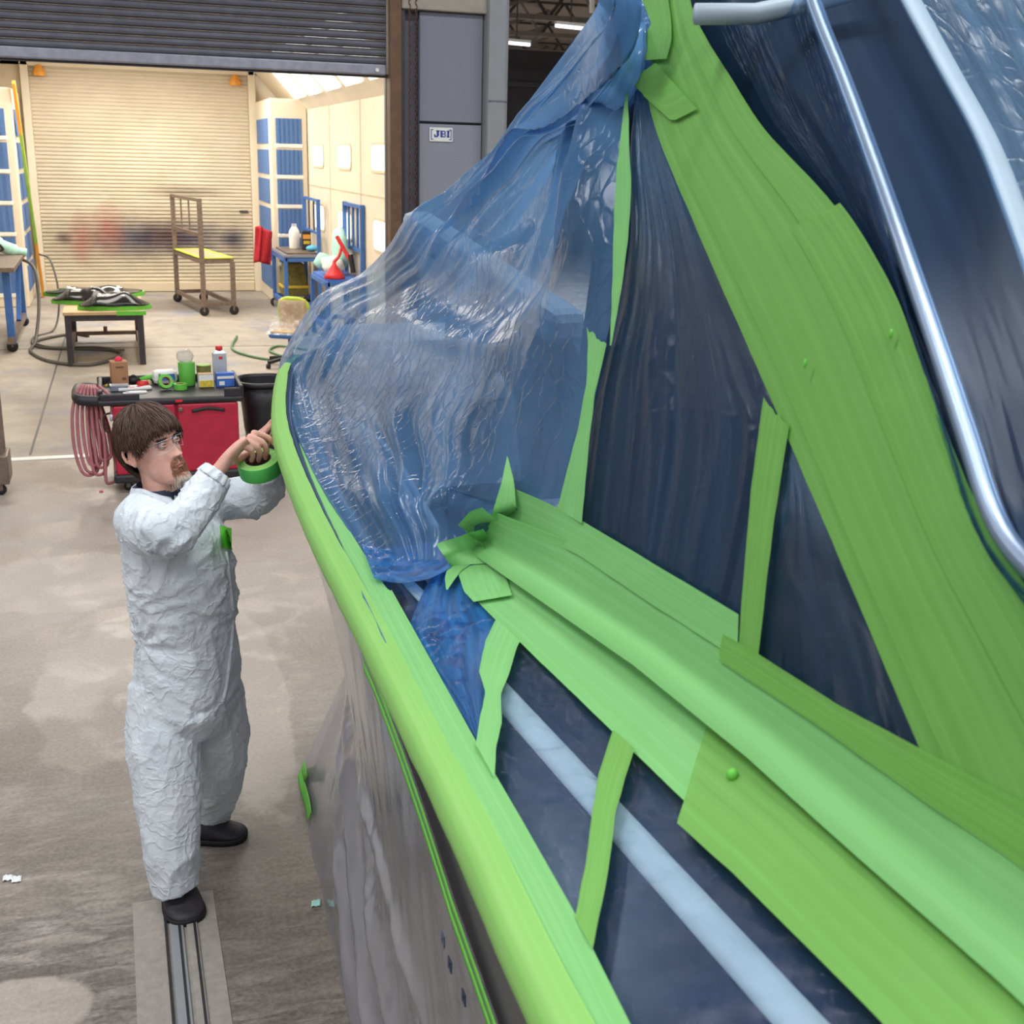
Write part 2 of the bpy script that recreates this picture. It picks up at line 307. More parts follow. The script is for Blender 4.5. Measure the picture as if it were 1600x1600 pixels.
# ------------------------------------------------------------------ mesh helpers
class MB:
    def __init__(s): s.v = []; s.f = []; s.uv = {}
    def add(s, vs, fs, uvs=None):
        o = len(s.v); s.v += [V(x) for x in vs]; s.f += [tuple(i+o for i in f) for f in fs]
        if uvs:
            for i, q in enumerate(uvs): s.uv[o+i] = q
        return s
    def box(s, c, d, rz=0., mat=None):
        c = V(c); hx, hy, hz = [k/2 for k in d]
        R = mat if mat is not None else Matrix.Rotation(rz, 3, 'Z')
        vs = [c + R @ V((x*hx, y*hy, z*hz)) for x in (-1, 1) for y in (-1, 1) for z in (-1, 1)]
        return s.add(vs, [(0, 1, 3, 2), (4, 6, 7, 5), (0, 4, 5, 1), (2, 3, 7, 6), (0, 2, 6, 4), (1, 5, 7, 3)])
    def bar(s, a, b, w, h=None, up=(0, 0, 1)):
        a, b = V(a), V(b); h = h or w; d = b-a; z = d.normalized(); x = V(up).cross(z)
        if x.length < 1e-4: x = V((1, 0, 0)).cross(z)
        x.normalize(); y = z.cross(x)
        R = Matrix((x, y, z)).transposed()
        return s.box((a+b)/2, (w, h, d.length), mat=R)
    def tube(s, path, r, n=8, caps=True, closed=False, ell=None, up=None):
        path = [V(p) for p in path]; m = len(path)
        if not hasattr(r, '__len__'): r = [r]*m
        rings = []; x = None
        for i, p in enumerate(path):
            if closed: t = path[(i+1) % m]-path[i-1]
            else: t = path[min(i+1, m-1)]-path[max(i-1, 0)]
            t = t.normalized() if t.length > 1e-9 else V((0, 0, 1))
            if x is None:
                h = V(up) if up is not None else (V((0, 0, 1)) if abs(t.z) < .9 else V((1, 0, 0)))
            else: h = x
            x = h - t*h.dot(t)
            if x.length < 1e-6: x = t.orthogonal()
            x.normalize(); y = t.cross(x)
            ra, rb = (r[i], r[i]) if not hasattr(r[i], '__len__') else r[i]
            rings.append([p + x*(ra*cos(2*pi*k/n)) + y*(rb*sin(2*pi*k/n)) for k in range(n)])
        return s.rings(rings, caps and not closed, closed)
    def rings(s, rings, caps=True, closed=False):
        n = len(rings[0]); m = len(rings); vs = [p for r in rings for p in r]; fs = []
        uv = [(k/n, i/(m-1 or 1)) for i in range(m) for k in range(n)]
        for i in range(m if closed else m-1):
            for k in range(n):
                a, b = i*n+k, i*n+(k+1) % n; j = (i+1) % m
                fs.append((a, b, j*n+(k+1) % n, j*n+k))
        if caps:
            fs.append(tuple(range(n))[::-1]); fs.append(tuple((m-1)*n+k for k in range(n)))
        return s.add(vs, fs, uv)
    def lathe(s, prof, c=(0, 0, 0), n=20, R=None, caps=True):
        c = V(c); R = R or Matrix.Identity(3)
        return s.rings([[c + R @ V((r*cos(2*pi*k/n), r*sin(2*pi*k/n), z)) for k in range(n)] for r, z in prof], caps)
    def grid(s, fn, nu, nv):
        vs = []; uv = []
        for j in range(nv+1):
            for i in range(nu+1):
                vs.append(fn(i/nu, j/nv)); uv.append((i/nu, j/nv))
        fs = [(j*(nu+1)+i, j*(nu+1)+i+1, (j+1)*(nu+1)+i+1, (j+1)*(nu+1)+i) for j in range(nv) for i in range(nu)]
        return s.add(vs, fs, uv)
    def ball(s, c, r, n=12, m=8, R=None):
        c = V(c); rx, ry, rz = r if hasattr(r, '__len__') else (r, r, r); R = R or Matrix.Identity(3)
        vs = [c+R @ V((0, 0, rz))]
        for j in range(1, m):
            a = pi*j/m
            vs += [c + R @ V((rx*sin(a)*cos(2*pi*k/n), ry*sin(a)*sin(2*pi*k/n), rz*cos(a))) for k in range(n)]
        vs.append(c+R @ V((0, 0, -rz))); fs = []
        for k in range(n): fs.append((0, 1+k, 1+(k+1) % n))
        for j in range(m-2):
            for k in range(n): fs.append((1+j*n+k, 1+(j+1)*n+k, 1+(j+1)*n+(k+1) % n, 1+j*n+(k+1) % n))
        L = len(vs)-1; o = 1+(m-2)*n
        for k in range(n): fs.append((L, o+(k+1) % n, o+k))
        return s.add(vs, fs)
    def mesh(s, name):
        me = bpy.data.meshes.new(name); me.from_pydata([tuple(v) for v in s.v], [], s.f)
        if s.uv:
            ul = me.uv_layers.new(name='UVMap')
            li = np.zeros(len(me.loops), dtype=np.int32); me.loops.foreach_get('vertex_index', li)
            arr = np.zeros((len(s.v), 2), dtype=np.float32)
            for k, q in s.uv.items(): arr[k] = q
            ul.data.foreach_set('uv', arr[li].ravel())
        me.update(); return me
def link(name, me, mat, parent=None, smooth=True, bevel=0, solid=0, sub=0, world=False):
    o = bpy.data.objects.new(name, me); COL.objects.link(o)
    if mat is not None: me.materials.append(M[mat] if isinstance(mat, str) else mat)
    if smooth: me.polygons.foreach_set('use_smooth', [True]*len(me.polygons))
    if parent is not None:
        o.parent = parent
        if world:
            bpy_inv = world_mat(parent).inverted()
            me.transform(bpy_inv)
    if bevel:
        b = o.modifiers.new('bevel', 'BEVEL'); b.width = bevel; b.segments = 2; b.limit_method = 'ANGLE'
    if solid:
        b = o.modifiers.new('solid', 'SOLIDIFY'); b.thickness = solid; b.offset = 0
    if sub:
        b = o.modifiers.new('sub', 'SUBSURF'); b.levels = sub; b.render_levels = sub
    return o
def world_mat(o):
    m = Matrix.LocRotScale(o.location, o.rotation_euler, o.scale)
    return world_mat(o.parent) @ m if o.parent else m
def part(name, mb, mat, parent, **k):
    k.setdefault('smooth', False); return link(name, mb.mesh(name), mat, parent, **k)
def struct(name, mb, mat, parent=None, **k):
    k.setdefault('smooth', False); o = link(name, mb.mesh(name), mat, parent, **k)
    if parent is None: o['kind'] = 'structure'
    return o
def tag(o, label, cat, group=None):
    o['label'] = label; o['category'] = cat
    if group: o['group'] = group
    return o
def thing(name, label, cat, loc=(0, 0, 0), rz=0, group=None):
    o = bpy.data.objects.new(name, None); COL.objects.link(o); o.location = loc; o.rotation_euler = (0, 0, rz); o.empty_display_size = .1
    return tag(o, label, cat, group)
def solo(name, mb, mat, label, cat, group=None, **k):
    k.setdefault('smooth', True); return tag(link(name, mb.mesh(name), mat, **k), label, cat, group)
def resample(pts, n):
    """smooth polyline through pts, n+1 samples evenly spread by length"""
    pts = [V(p) for p in pts]
    d = [0]
    for a, b in zip(pts, pts[1:]): d.append(d[-1]+(b-a).length)
    out = []; j = 0
    for i in range(n+1):
        s = d[-1]*i/n
        while j < len(pts)-2 and d[j+1] < s: j += 1
        t = (s-d[j])/max(1e-9, d[j+1]-d[j])
        out.append(pts[j].lerp(pts[j+1], t))
    return out
def catmull(pts, per=8):
    pts = [V(p) for p in pts]; P = [2*pts[0]-pts[1]]+pts+[2*pts[-1]-pts[-2]]; out = []
    for i in range(1, len(P)-2):
        for k in range(per):
            t = k/per; a, b, c, d = P[i-1], P[i], P[i+1], P[i+2]
            out.append(.5*((2*b)+(c-a)*t+(2*a-5*b+4*c-d)*t*t+(3*b-a-3*c+d)*t**3))
    out.append(pts[-1]); return out
def at(samples, t):
    k = t*(len(samples)-1); i = min(int(k), len(samples)-2); return samples[i].lerp(samples[i+1], k-i)
def casters(root, pts, r=.05, mat='rubber'):
    for p in pts:
        p = V(p); mb = MB().lathe([(r*.4, -.014), (r*.92, -.014), (r, -.008), (r, .008), (r*.92, .014), (r*.4, .014)], p+V((0, 0, r)), 14, Matrix.Rotation(pi/2, 3, 'X'))
        w = part('caster', mb, mat, root, smooth=True)
        f = MB().box(p+V((0, 0, r*2+.012)), (.05, .05, .012)).box(p+V((0, .022, r*1.5)), (.03, .005, r*1.1)).box(p+V((0, -.022, r*1.5)), (.03, .005, r*1.1))
        f.box(p+V((0, 0, r)), (.012, .05, .012))
        part('caster_fork', f, 'steel', w)

# ================================================================== THE SETTING
DY = 10.35            # plane of the big roll-up door
struct('floor', MB().box((1.2, 2.0, -.1), (18, 16.7, .2)), 'floor')
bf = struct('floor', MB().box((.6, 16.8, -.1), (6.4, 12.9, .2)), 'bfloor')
for a, b in (((-.75, 10.5), (-.58, 22.6)), ((-1.9, 16.4), (3.2, 16.1))):
    part('floor_joint', MB().bar((*a, .0005), (*b, .0005), .02, .003), 'dsteel', bf)
struct('trim_1', MB().box((.2, DY, .004), (4.4, .10, .008)), 'white')
ch = struct('trim_2', MB().box((.06, 2.0, .001), (.27, 3.5, .004)), 'conc')
for x, w, m in ((-.035, .02, 'conc'), (.012, .045, 'colm'), (.062, .035, 'conc')):
    part('rail_strip', MB().box((x+.05, 1.95, .006), (w, 3.4, .012)), m, ch, bevel=.003)
for x in (-.022, .021, .07):
    part('rail_groove', MB().box((x+.05, 1.95, .0075), (.008, 3.4, .015)), 'rubber', ch)

# workshop shell
struct('wall_left', MB().box((-7.8, 3, 3.7), (.2, 15, 7.4)), 'wallg')
struct('wall_rear', MB().box((1.2, -6.2, 3.7), (18, .2, 7.4)), 'wallg')
struct('wall_right', MB().box((24, 28, 3.7), (.2, 70, 7.4)), 'wallg')
struct('ceiling', MB().box((8, 28, 7.5), (33, 70, .2)), 'ceil')
struct('wall_end', MB().box((8, 63, 3.7), (33, .2, 7.4)), 'wallg')
struct('floor', MB().box((14, 36, -.1), (21, 54, .2)), 'floor')
wb = struct('wall_back', MB().box((13, 31, 2.6), (20, .2, 5.2)), 'darkwall')
part('wall_rail', MB().box((10, 30.85, 4.35), (6, .1, .12)), 'dsteel', wb)
for x in (9.95, 11.2): part('wall_post', MB().box((x, 30.85, 2.2), (.12, .1, 4.2)), 'dsteel', wb)
part('wall_brace', MB().bar((9.95, 30.8, 2.3), (11.2, 30.8, 3.9), .1), 'dsteel', wb)
part('wall_hatch', MB().box((11.1, 30.85, 3.2), (.9, .06, 1.0)), 'channel', wb)

# door wall: dark channel, panels, column, top beam
wf = struct('wall_front', MB().box((2.83, DY+.10, 3.0), (1.04, .06, 6.0)), 'channel')
part('panel', MB().box((2.865, DY+.035, 3.225), (.555, .06, .87)), 'panel', wf, bevel=.006)
part('panel', MB().box((2.865, DY+.035, 1.385), (.555, .06, 2.77)), 'panel2', wf, bevel=.006)
part('column', MB().box((3.245, DY-.02, 3.6), (.19, .22, 7.2)), 'colm', wf, bevel=.035)
part('column_joint', MB().box((3.245, DY-.131, 2.97), (.17, .004, .012)), 'channel', wf)
part('beam', MB().box((2.79, DY+.01, 3.80), (.74, .14, .27)), 'beam', wf, bevel=.01)
part('beam_plate', MB().box((2.79, DY+.03, 4.5), (.74, .1, 1.1)), 'channel', wf)
part('channel_edge', MB().box((2.578, DY+.03, 1.8), (.012, .08, 3.6)), 'dsteel', wf)
part('jamb', MB().box((2.365, DY, 3.0), (.10, .16, 6.0)), 'brown', wf, bevel=.006)
part('guide_rail', MB().box((2.435, DY+.02, 3.0), (.035, .10, 6.0)), 'dsteel', wf)
part('header', MB().box((-2.6, DY+.1, 3.0), (1.2, .1, 6.0)), 'channel', wf)
# roll-up shutter, half lowered: every corrugation is a slat of its own
door = struct('door_1', MB().box((.2, DY+.045, 3.14), (4.24, .03, .03)), 'dsteel')
def slat_mb(w, h, dpt):
    prof = [(-.0, 0), (-dpt*.8, h*.15), (-dpt, h*.45), (-dpt*.7, h*.78), (0, h)]
    return MB().rings([[V((x, a, b)) for a, b in prof]+[V((x, .006, h)), V((x, .006, 0))] for x in (-w/2, w/2)])
sm = slat_mb(4.22, .062, .030).mesh('slat')
sm.materials.append(M['slat'])
for i in range(16):
    o = bpy.data.objects.new('slat', sm); COL.objects.link(o); o.parent = door; o.location = (.19, DY+.03, 3.225+i*.064)
part('bottom_bar', MB().box((.19, DY+.02, 3.185), (4.22, .07, .085)), 'barm', door, bevel=.012)
part('bolt', MB().lathe([(.018, 0), (.014, .012)], (2.22, DY-.015, 3.18), 10, Matrix.Rotation(pi/2, 3, 'X')), 'white', door)
part('curtain_top', MB().box((.19, DY+.05, 5.2), (4.22, .06, 1.9)), 'slat', door)

# spray booth behind the door
BX, BY = 3.28, 22.9
bk = struct('wall_back', MB().box((.6, BY+.12, 4.4), (6, .1, 1.15)).box((-1.65, BY+.12, 2), (1.0, .1, 4)).box((3.0, BY+.12, 2), (.8, .1, 4)), 'cream2')
for x in (-1.17, 2.62): part('door_post', MB().box((x, BY, 1.95), (.13, .14, 3.9)), 'cream', bk, bevel=.01)
part('door_lintel', MB().box((.72, BY, 3.87), (3.9, .14, .12)), 'cream', bk, bevel=.01)
bd = struct('door_2', MB().box((.72, BY+.06, 1.95), (3.66, .02, 3.9)), 'backdoor')
cur = MB()
for i in range(58):
    z = .06+i*.0655; cur.rings([[V((x, BY+.05, z)), V((x, BY+.022, z+.02)), V((x, BY+.022, z+.04)), V((x, BY+.05, z+.062))] for x in (-1.1, 2.55)], caps=False)
o = part('curtain_slats', cur, 'backdoor', bd); o['kind'] = 'stuff'
part('sill_bar', MB().box((.72, BY+.0, .09), (3.66, .07, .16)), 'cream2', bd, bevel=.01)
part('handle', MB().box((2.40, BY-.0, 1.45), (.16, .03, .03)), 'dsteel', bd)
for x, z in ((-.93, 3.74), (2.33, 3.72)): part('stop_block', MB().lathe([(.10, -.09), (.11, -.04), (.06, .06), (.04, .09)], (x, BY-.08, z), 8), 'orange', bd)
wr = struct('wall_right', MB().box((BX+.03, 16.6, 1.6), (.06, 12.3, 3.2)), 'cream')
for y in (12.2, 14.2, 16.35, 18.7): part('wall_seam', MB().box((BX-.003, y, 1.6), (.01, .025, 3.2)), 'cream2', wr)
part('wall_seam', MB().box((BX-.003, 16.6, 2.0), (.01, 12.3, .02)), 'cream2', wr)
def rrect(cx, cz, w, h, r, x, t):
    pts = []
    for sx, sz, a0 in ((1, 1, 0), (-1, 1, pi/2), (-1, -1, pi), (1, -1, 3*pi/2)):
        for k in range(5):
            a = a0+pi/2*k/4; pts.append((cx+sx*(w/2-r)+r*cos(a), cz+sz*(h/2-r)+r*sin(a)))
    return [[V((x, a, b)) for a, b in pts], [V((x-t, a, b)) for a, b in pts]]
n = 0
for y, z, w, h in ((19.75, 2.47, .95, .30), (17.5, 2.47, .95, .30), (15.1, 2.47, .95, .30), (12.7, 2.47, .95, .30), (19.75, 1.52, .95, .36), (17.5, 1.52, .95, .36), (15.0, 1.52, .95, .36), (12.7, 1.52, .95, .36)):
    n += 1
    wn = struct('window_%d' % n, MB().rings(rrect(y, z, w+.07, h+.07, .1, BX-.001, .012)), 'cream2')
    part('light_pane', MB().rings(rrect(y, z, w, h, .09, BX-.012, .006)), 'winglow', wn)
struct('wall_left', MB().box((-2.15, 16.6, 1.6), (.06, 12.3, 3.2)), 'cream')
bc = struct('ceiling', MB().box((.6, 16.6, 4.13), (4.2, 12.5, .06)), 'cream')
def cove(s):
    x0, x1 = (BX, 2.45) if s > 0 else (-2.12, -1.3)
    part('cove', MB().bar(((x0+x1)/2, 10.42, 3.66), ((x0+x1)/2, 22.8, 3.66), 1.22 if s > 0 else 1.22, .05) if 0 else
         MB().rings([[V((x0, y, 3.2)), V((x1, y, 4.12)), V((x1+.04*s, y, 4.15)), V((x0+.04*s, y, 3.23))] for y in (10.42, 22.85)]), 'cream', bc)
    for y in (20.25, 18.75, 17.25, 15.75, 14.2):
        q = lambda k, yy: V((x0+(x1-x0)*k-.012*s, yy, 3.2+.92*k-.012))
        fr = [q(.20, y-.50), q(.20, y+.50), q(.86, y+.50), q(.86, y-.50)]
        fm = MB(); fm.rings([fr, [p+V((-.03*s, 0, -.02)) for p in fr]])
        part('light_panel', fm, 'winglow', bc)
cove(1); cove(-1)
# filter banks either side of the booth's rear door: cream frame, blue filter panes
def filter_bank(x0, x1, inner):
    fb = thing('filter_bank', 'cream filter bank with blue panes %s of the cream rear door' % ('right' if inner < 0 else 'left'), 'filter', ((x0+x1)/2, 21.8, 0))
    part('frame', MB().box((0, 0, 1.68), (x1-x0, 2.0, 3.36)), 'cream', fb, bevel=.02)
    w = x1-x0
    for z in (.24, .72, 1.2, 1.68, 2.16, 2.66):
        mb = MB().box((.06*inner*-1 if 0 else 0, -1.0, z+.19), (w*.70, .03, .40))
        for k in range(6): mb.box((-w*.3+w*.12*k, -1.018, z+.19), (w*.06, .02, .39))
        part('filter_pane', mb, 'blue', fb)
        part('side_pane', MB().box((inner*w/2, 0.0, z+.19), (.03, 1.5, .40)), 'blue', fb)
        part('rail', MB().box((0, -1.01, z-.045), (w*.74, .05, .06)), 'white', fb, bevel=.008)
filter_bank(2.66, 3.27, -1)
filter_bank(-2.1, -1.28, 1)

# far workshop beyond the column: trusses, tubes, pipe
for i, (y, z) in enumerate(((34, 6.35), (39, 6.4), (45, 6.4), (52, 6.4))):
    t = thing('roof_truss', ('nearest', 'second nearest', 'second farthest', 'farthest')[i]+' of the open steel roof trusses seen past the grey column', 'truss', (13, y, z))
    for dz in (0, 1.0): part('chord', MB().bar((-7, 0, dz), (7, 0, dz), .14), 'truss2' if dz else 'truss', t)
    for k in range(18):
        x = -7+k*.78; part('web', MB().bar((x, 0, 1.0*(k % 2)), (x+.78, 0, 1.0*((k+1) % 2)), .08), 'truss2' if k % 3 else 'truss', t)
for k in range(5):
    y0 = 33+k*4.2
    solo('roof_brace', MB().bar((9.6+k*1.6, y0, 6.2), (13.4+k*1.5, y0+4, 7.38), .09), 'truss', ['slanting pale roof brace nearest the grey column', 'second slanting roof brace from the column', 'third slanting roof brace from the column', 'fourth slanting roof brace from the column', 'farthest slanting roof brace above the dark back wall'][k], 'brace', smooth=False)
solo('ceiling_pipe', MB().tube([(8.0, 16.5, 4.9), (8.6, 17.5, 7.4)] if 0 else [onY(925, 20, 19), onY(926, -60, 19)], .045), 'white', 'thin white pipe hanging upright beside the blue film edge', 'pipe')
for (u0, v0, u1, v1, yy, lb) in ((868, 40, 915, 45, 26, 'glowing fluorescent tube lamp next to the film edge'), (786, 66, 828, 70, 28, 'glowing fluorescent tube lamp beside the grey column')):
    a, b = onY(u0, v0, yy), onY(u1, v1, yy)
    t = thing('tube_lamp', lb, 'lamp', (a+b)/2); d = (b-a)/2
    part('housing', MB().bar(-d+V((0, 0, .06)), d+V((0, 0, .06)), .16, .06), 'white', t)
    part('tube', MB().tube([-d, d], .035), 'tube', t, smooth=True); part('hanger', MB().bar(V((0, 0, .08)), V((0, 0, 7.4-((a+b)/2).z)), .03), 'truss2', t)

# sign on the panel
sg = thing('sign', 'small white JBI sign with blue letters on the grey panel', 'sign', (2.778, DY-.004, 2.685))
part('plate', MB().box((0, 0, 0), (.205, .006, .115)), 'white', sg, bevel=.004)
part('bracket_mark', MB().box((-.088, -.004, 0), (.007, .003, .085)).box((-.080, -.004, .040), (.022, .003, .006)).box((-.080, -.004, -.040), (.022, .003, .006)), 'signb', sg)
part('bracket_mark', MB().box((.088, -.004, 0), (.007, .003, .085)).box((.080, -.004, .040), (.022, .003, .006)).box((.080, -.004, -.040), (.022, .003, .006)), 'signb', sg)
def letter(mb): return part('letter', mb, 'signb', sg)
y = -.0045
letter(MB().box((-.030, y, .010), (.020, .003, .046)).box((-.030, y, .030), (.032, .003, .008)).box((-.046, y, -.016), (.030, .003, .012)).box((-.058, y, -.006), (.012, .003, .014)))
letter(MB().box((.002, y, .006), (.018, .003, .055)).box((.022, y, .029), (.024, .003, .008)).box((.022, y, .006), (.026, .003, .008)).box((.022, y, -.017), (.026, .003, .008)).box((.034, y, .018), (.010, .003, .018)).box((.036, y, -.006), (.010, .003, .018)))
letter(MB().box((.062, y, .006), (.017, .003, .055)).box((.062, y, .030), (.028, .003, .007)).box((.062, y, -.018), (.028, .003, .007)))
# hoist chain loop
hc = thing('pull_chain', 'long rusty door chain loop hanging in the grey channel', 'chain', (2.515, DY-.06, 0))
for dx in (-.028, .028):
    mb = MB()
    for k in range(105):
        z = 4.6-k*.034
        R = Matrix.Rotation(pi/2*(k % 2)+.6, 3, 'Z')
        mb.tube([R @ V((.010*cos(a), 0, .022*sin(a)))+V((dx, 0, z)) for a in [2*pi*j/6 for j in range(6)]], .0045, 4, closed=True)
    o = part('chain_links', mb, 'rust', hc); o['kind'] = 'stuff'

# ================================================================== BOOTH OBJECTS
# leaning board
a, b = onY(68, 463, 22.15), onY(21, 128, 20.74); a.z = .04
lb = thing('leaning_board', 'long orange and green board leaning by the left door post', 'board', a)
d = b-a
for k0, k1, m in ((0, .27, 'orange'), (.27, .78, 'lime'), (.78, 1, 'orange')):
    part('board_section', MB().bar(d*k0, d*k1, .13, .05, up=(1, 0, 0)), m, lb, bevel=.006)

# tall trolley with upright rack
tr = thing('rack_trolley', 'tall brown steel trolley with green-taped shelf before the rear door', 'trolley', (1.06, 21.0, 0))
P0, P1, P2, P3 = [V((x-1.06, y-21.0, 0)) for x, y in ((1.06, 21.27), (1.36, 19.35), (1.83, 19.45), (1.50, 21.35))]
up = V((0, 0, 1))
for p, h in ((P0, 1.80), (P1, 1.80), (P2, .84), (P3, .86)): part('leg', MB().bar(p+up*.14, p+up*h, .075), 'steel', tr, bevel=.006)
for h in (.18, .84):
    for p, q in ((P0, P1), (P1, P2), (P2, P3), (P3, P0)): part('rail', MB().bar(p+up*h, q+up*h, .055), 'steel', tr)
for h in (1.25, 1.77): part('back_rail', MB().bar(P0+up*h, P1+up*h, .05), 'steel', tr)
for k in (.33, .62): part('baluster', MB().bar(P0.lerp(P1, k)+up*1.25, P0.lerp(P1, k)+up*1.77, .025), 'steel', tr)
part('top_board', MB().rings([[p+up*z for p in (P0, P1, P2, P3)] for z in (.87, .895)]), 'paper', tr)
for p, q in ((P0, P1), (P1, P2), (P2, P3), (P3, P0)): part('edge_tape', MB().bar(p.lerp(q, .02)+up*.897, q.lerp(p, .02)+up*.897, .06, .012), 'limetape', tr)
casters(tr, [P0, P1, P2, P3], .075)

# dark work table with masked parts
wt = thing('work_table', 'dark steel work table carrying masked shiny parts', 'table', (-.1, 15.95, 0))
for x in (-.42, .40):
    for yy in (-1.0, 1.0): part('leg', MB().box((x, yy, .30), (.07, .07, .60)), 'dsteel', wt, bevel=.006)
part('apron', MB().box((-.01, -1.0, .57), (.86, .06, .07)), 'dsteel', wt)
part('apron', MB().box((-.01, 1.0, .57), (.86, .06, .07)), 'dsteel', wt)
for x in (-.42, .40): part('side_rail', MB().box((x, 0, .57), (.06, 2.0, .07)), 'dsteel', wt)
part('cross_rail', MB().box((-.01, .9, .12), (.86, .05, .05)), 'steel', wt)
for x in (-.42, .40): part('lower_rail', MB().box((x, 0, .12), (.05, 2.0, .05)), 'steel', wt)
part('hook', MB().box((-.02, .9, .17), (.05, .05, .08)), 'steel', wt)
part('table_top', MB().box((-.01, 0, .625), (.92, 2.12, .04)), 'paper', wt, bevel=.006)
part('edge_tape', MB().box((.30, -1.062, .625), (.34, .012, .05)), 'gtape', wt)
def masked_part(name, lb, loc, rz, kind):
    t = thing(name, lb, 'car part', loc, rz)
    n = 22; L, Wd = (.42, .20) if kind else (.62, .32)
    base = [V((L*cos(a)*(1 if abs(cos(a)) < .6 else 1.02), Wd*sin(a)*(.9+.25*cos(a)), 0)) for a in [2*pi*k/n for k in range(n)]]
    part('masking_base', MB().rings([base, [p*1.0+V((0, 0, .05)) for p in base]]), 'gtape', t)
    g = MB().grid(lambda a, b: V((L*.97*(2*a-1), Wd*.93*(2*b-1)*sqrt(max(.05, 1-(2*a-1)**4)), .05+.10*(1-(2*b-1)**2)*(1-(2*a-1)**2)*(1.2 if kind else .35)+.05*(math.exp(-((a-.66)/.13)**2-((b-.4)/.25)**2)) + .03*math.exp(-((a-.25)/.1)**2))), 26, 14)
    part('shell', g, 'gloss', t, smooth=True, solid=.012)
    for k in ((.1, -.02), (-.12, .02)) if kind else ((-.3, -.05), (0, -.08), (.28, -.05)):
        part('recess', MB().lathe([(.075, 0), (.085, .012), (.07, .022), (.05, .006)], (k[0], k[1], .155 if kind else .09), 16), 'chrome', t, smooth=True)
masked_part('masked_housing', 'flat masked lamp housing with three rings at table back', (-.22, 16.65, .646), 0, 0)
masked_part('masked_mirror', 'dark curved masked part on the left of the table', (-.30, 15.75, .646), -.12, 1)
masked_part('masked_mirror', 'shiny curved masked part on the right front table corner', (.02, 15.15, .646), .08, 2)

# blue bench at the far left
lbn = thing('steel_bench', 'blue-legged steel bench at the left edge of the booth', 'bench', (-1.62, 17.3, 0))
for x, yy in ((-.3, -1.3), (.38, -1.15), (-.3, 1.2), (.38, 1.25)): part('leg', MB().box((x, yy, .55), (.09, .09, .9)), 'bluep', lbn, bevel=.006)
part('bench_top', MB().box((.02, 0, 1.04), (.95, 2.75, .06)), 'steel', lbn, bevel=.008)
part('edge_tape', MB().box((-.2, -1.38, 1.045), (.4, .02, .075)), 'limetape', lbn)
for x in (-.3, .38): part('lower_rail', MB().box((x, 0, .16), (.08, 2.6, .08)), 'steel', lbn)
part('brace', MB().bar((.38, .3, .2), (.38, 1.2, 1.0), .06), 'bluep', lbn)
casters(lbn, [V((-.3, -1.3, 0)), V((.38, -1.15, 0)), V((-.3, 1.2, 0)), V((.38, 1.25, 0))], .07)
rp = thing('wrapped_tool', 'pale aqua item with a dark loop lying on the blue-legged bench', 'tool', (-1.42, 17.9, 1.072))
part('shell', MB().tube(catmull([(-.22, 0, .12), (-.12, 0, .20), (.02, -.02, .12), (.2, -.02, .05), (.34, 0, .03)], 5), [.07]*4+[.10]*6+[.085]*6+[.05]*5, 12, ell=1), 'aqua', rp, smooth=True)
part('strap', MB().tube(catmull([(-.14, -.09, .10), (-.05, -.12, .17), (.05, -.11, .08), (-.06, -.12, .05), (-.14, -.09, .10)], 5), .018), 'rubber', rp, smooth=True)
part('badge', MB().ball((-.1, -.1, .11), (.03, .012, .03)), 'limetape', rp)
def hose(name, pts, r, mat, lb, cat='hose'):
    return solo(name, MB().tube(catmull(pts, 7), r, 7), mat, lb, cat)
hose('air_hose', [(-1.2, 18.2, 1.0), (-.98, 17.6, .9), (-.95, 17.3, .45), (-1.0, 16.8, .05), (-1.02, 16.0, .02), (-.75, 15.2, .02), (-.3, 14.9, .02), (.05, 15.6, .02), (-.2, 16.2, .02), (-.8, 16.3, .02), (-1.0, 16.9, .02), (-.6, 17.5, .02), (-.35, 17.3, .02)], .022, 'greyhose', 'grey hose looping from the bench over the booth floor')
hose('air_hose', [(-.96, 18.6, 1.02), (-.80, 18.3, .95), (-.72, 18.1, .5), (-.8, 17.9, .05), (-1.05, 17.3, .02), (-.95, 16.4, .02), (-.35, 16.1, .02), (.1, 15.95, .02)], .014, 'greyhose', 'thinner grey hose arching down off the bench end')

# brown pole cart at the left edge
pc = thing('pole_cart', 'brown steel pole cart cut off by the left edge', 'cart', (-.925, 9.35, 0))
part('pole', MB().box((.06, 0, .75), (.06, .06, 1.3)), 'steel', pc, bevel=.006)
part('pole', MB().box((-.3, 0, .75), (.06, .06, 1.3)), 'steel', pc, bevel=.006)
part('base_box', MB().box((-.1, 0, .2), (.42, .3, .22)), 'steel', pc, bevel=.01)
part('top_rail', MB().box((-.12, 0, 1.4), (.42, .06, .06)), 'steel', pc)
casters(pc, [V((.04, -.08, 0)), V((-.25, -.08, 0)), V((-.1, .12, 0))], .04)

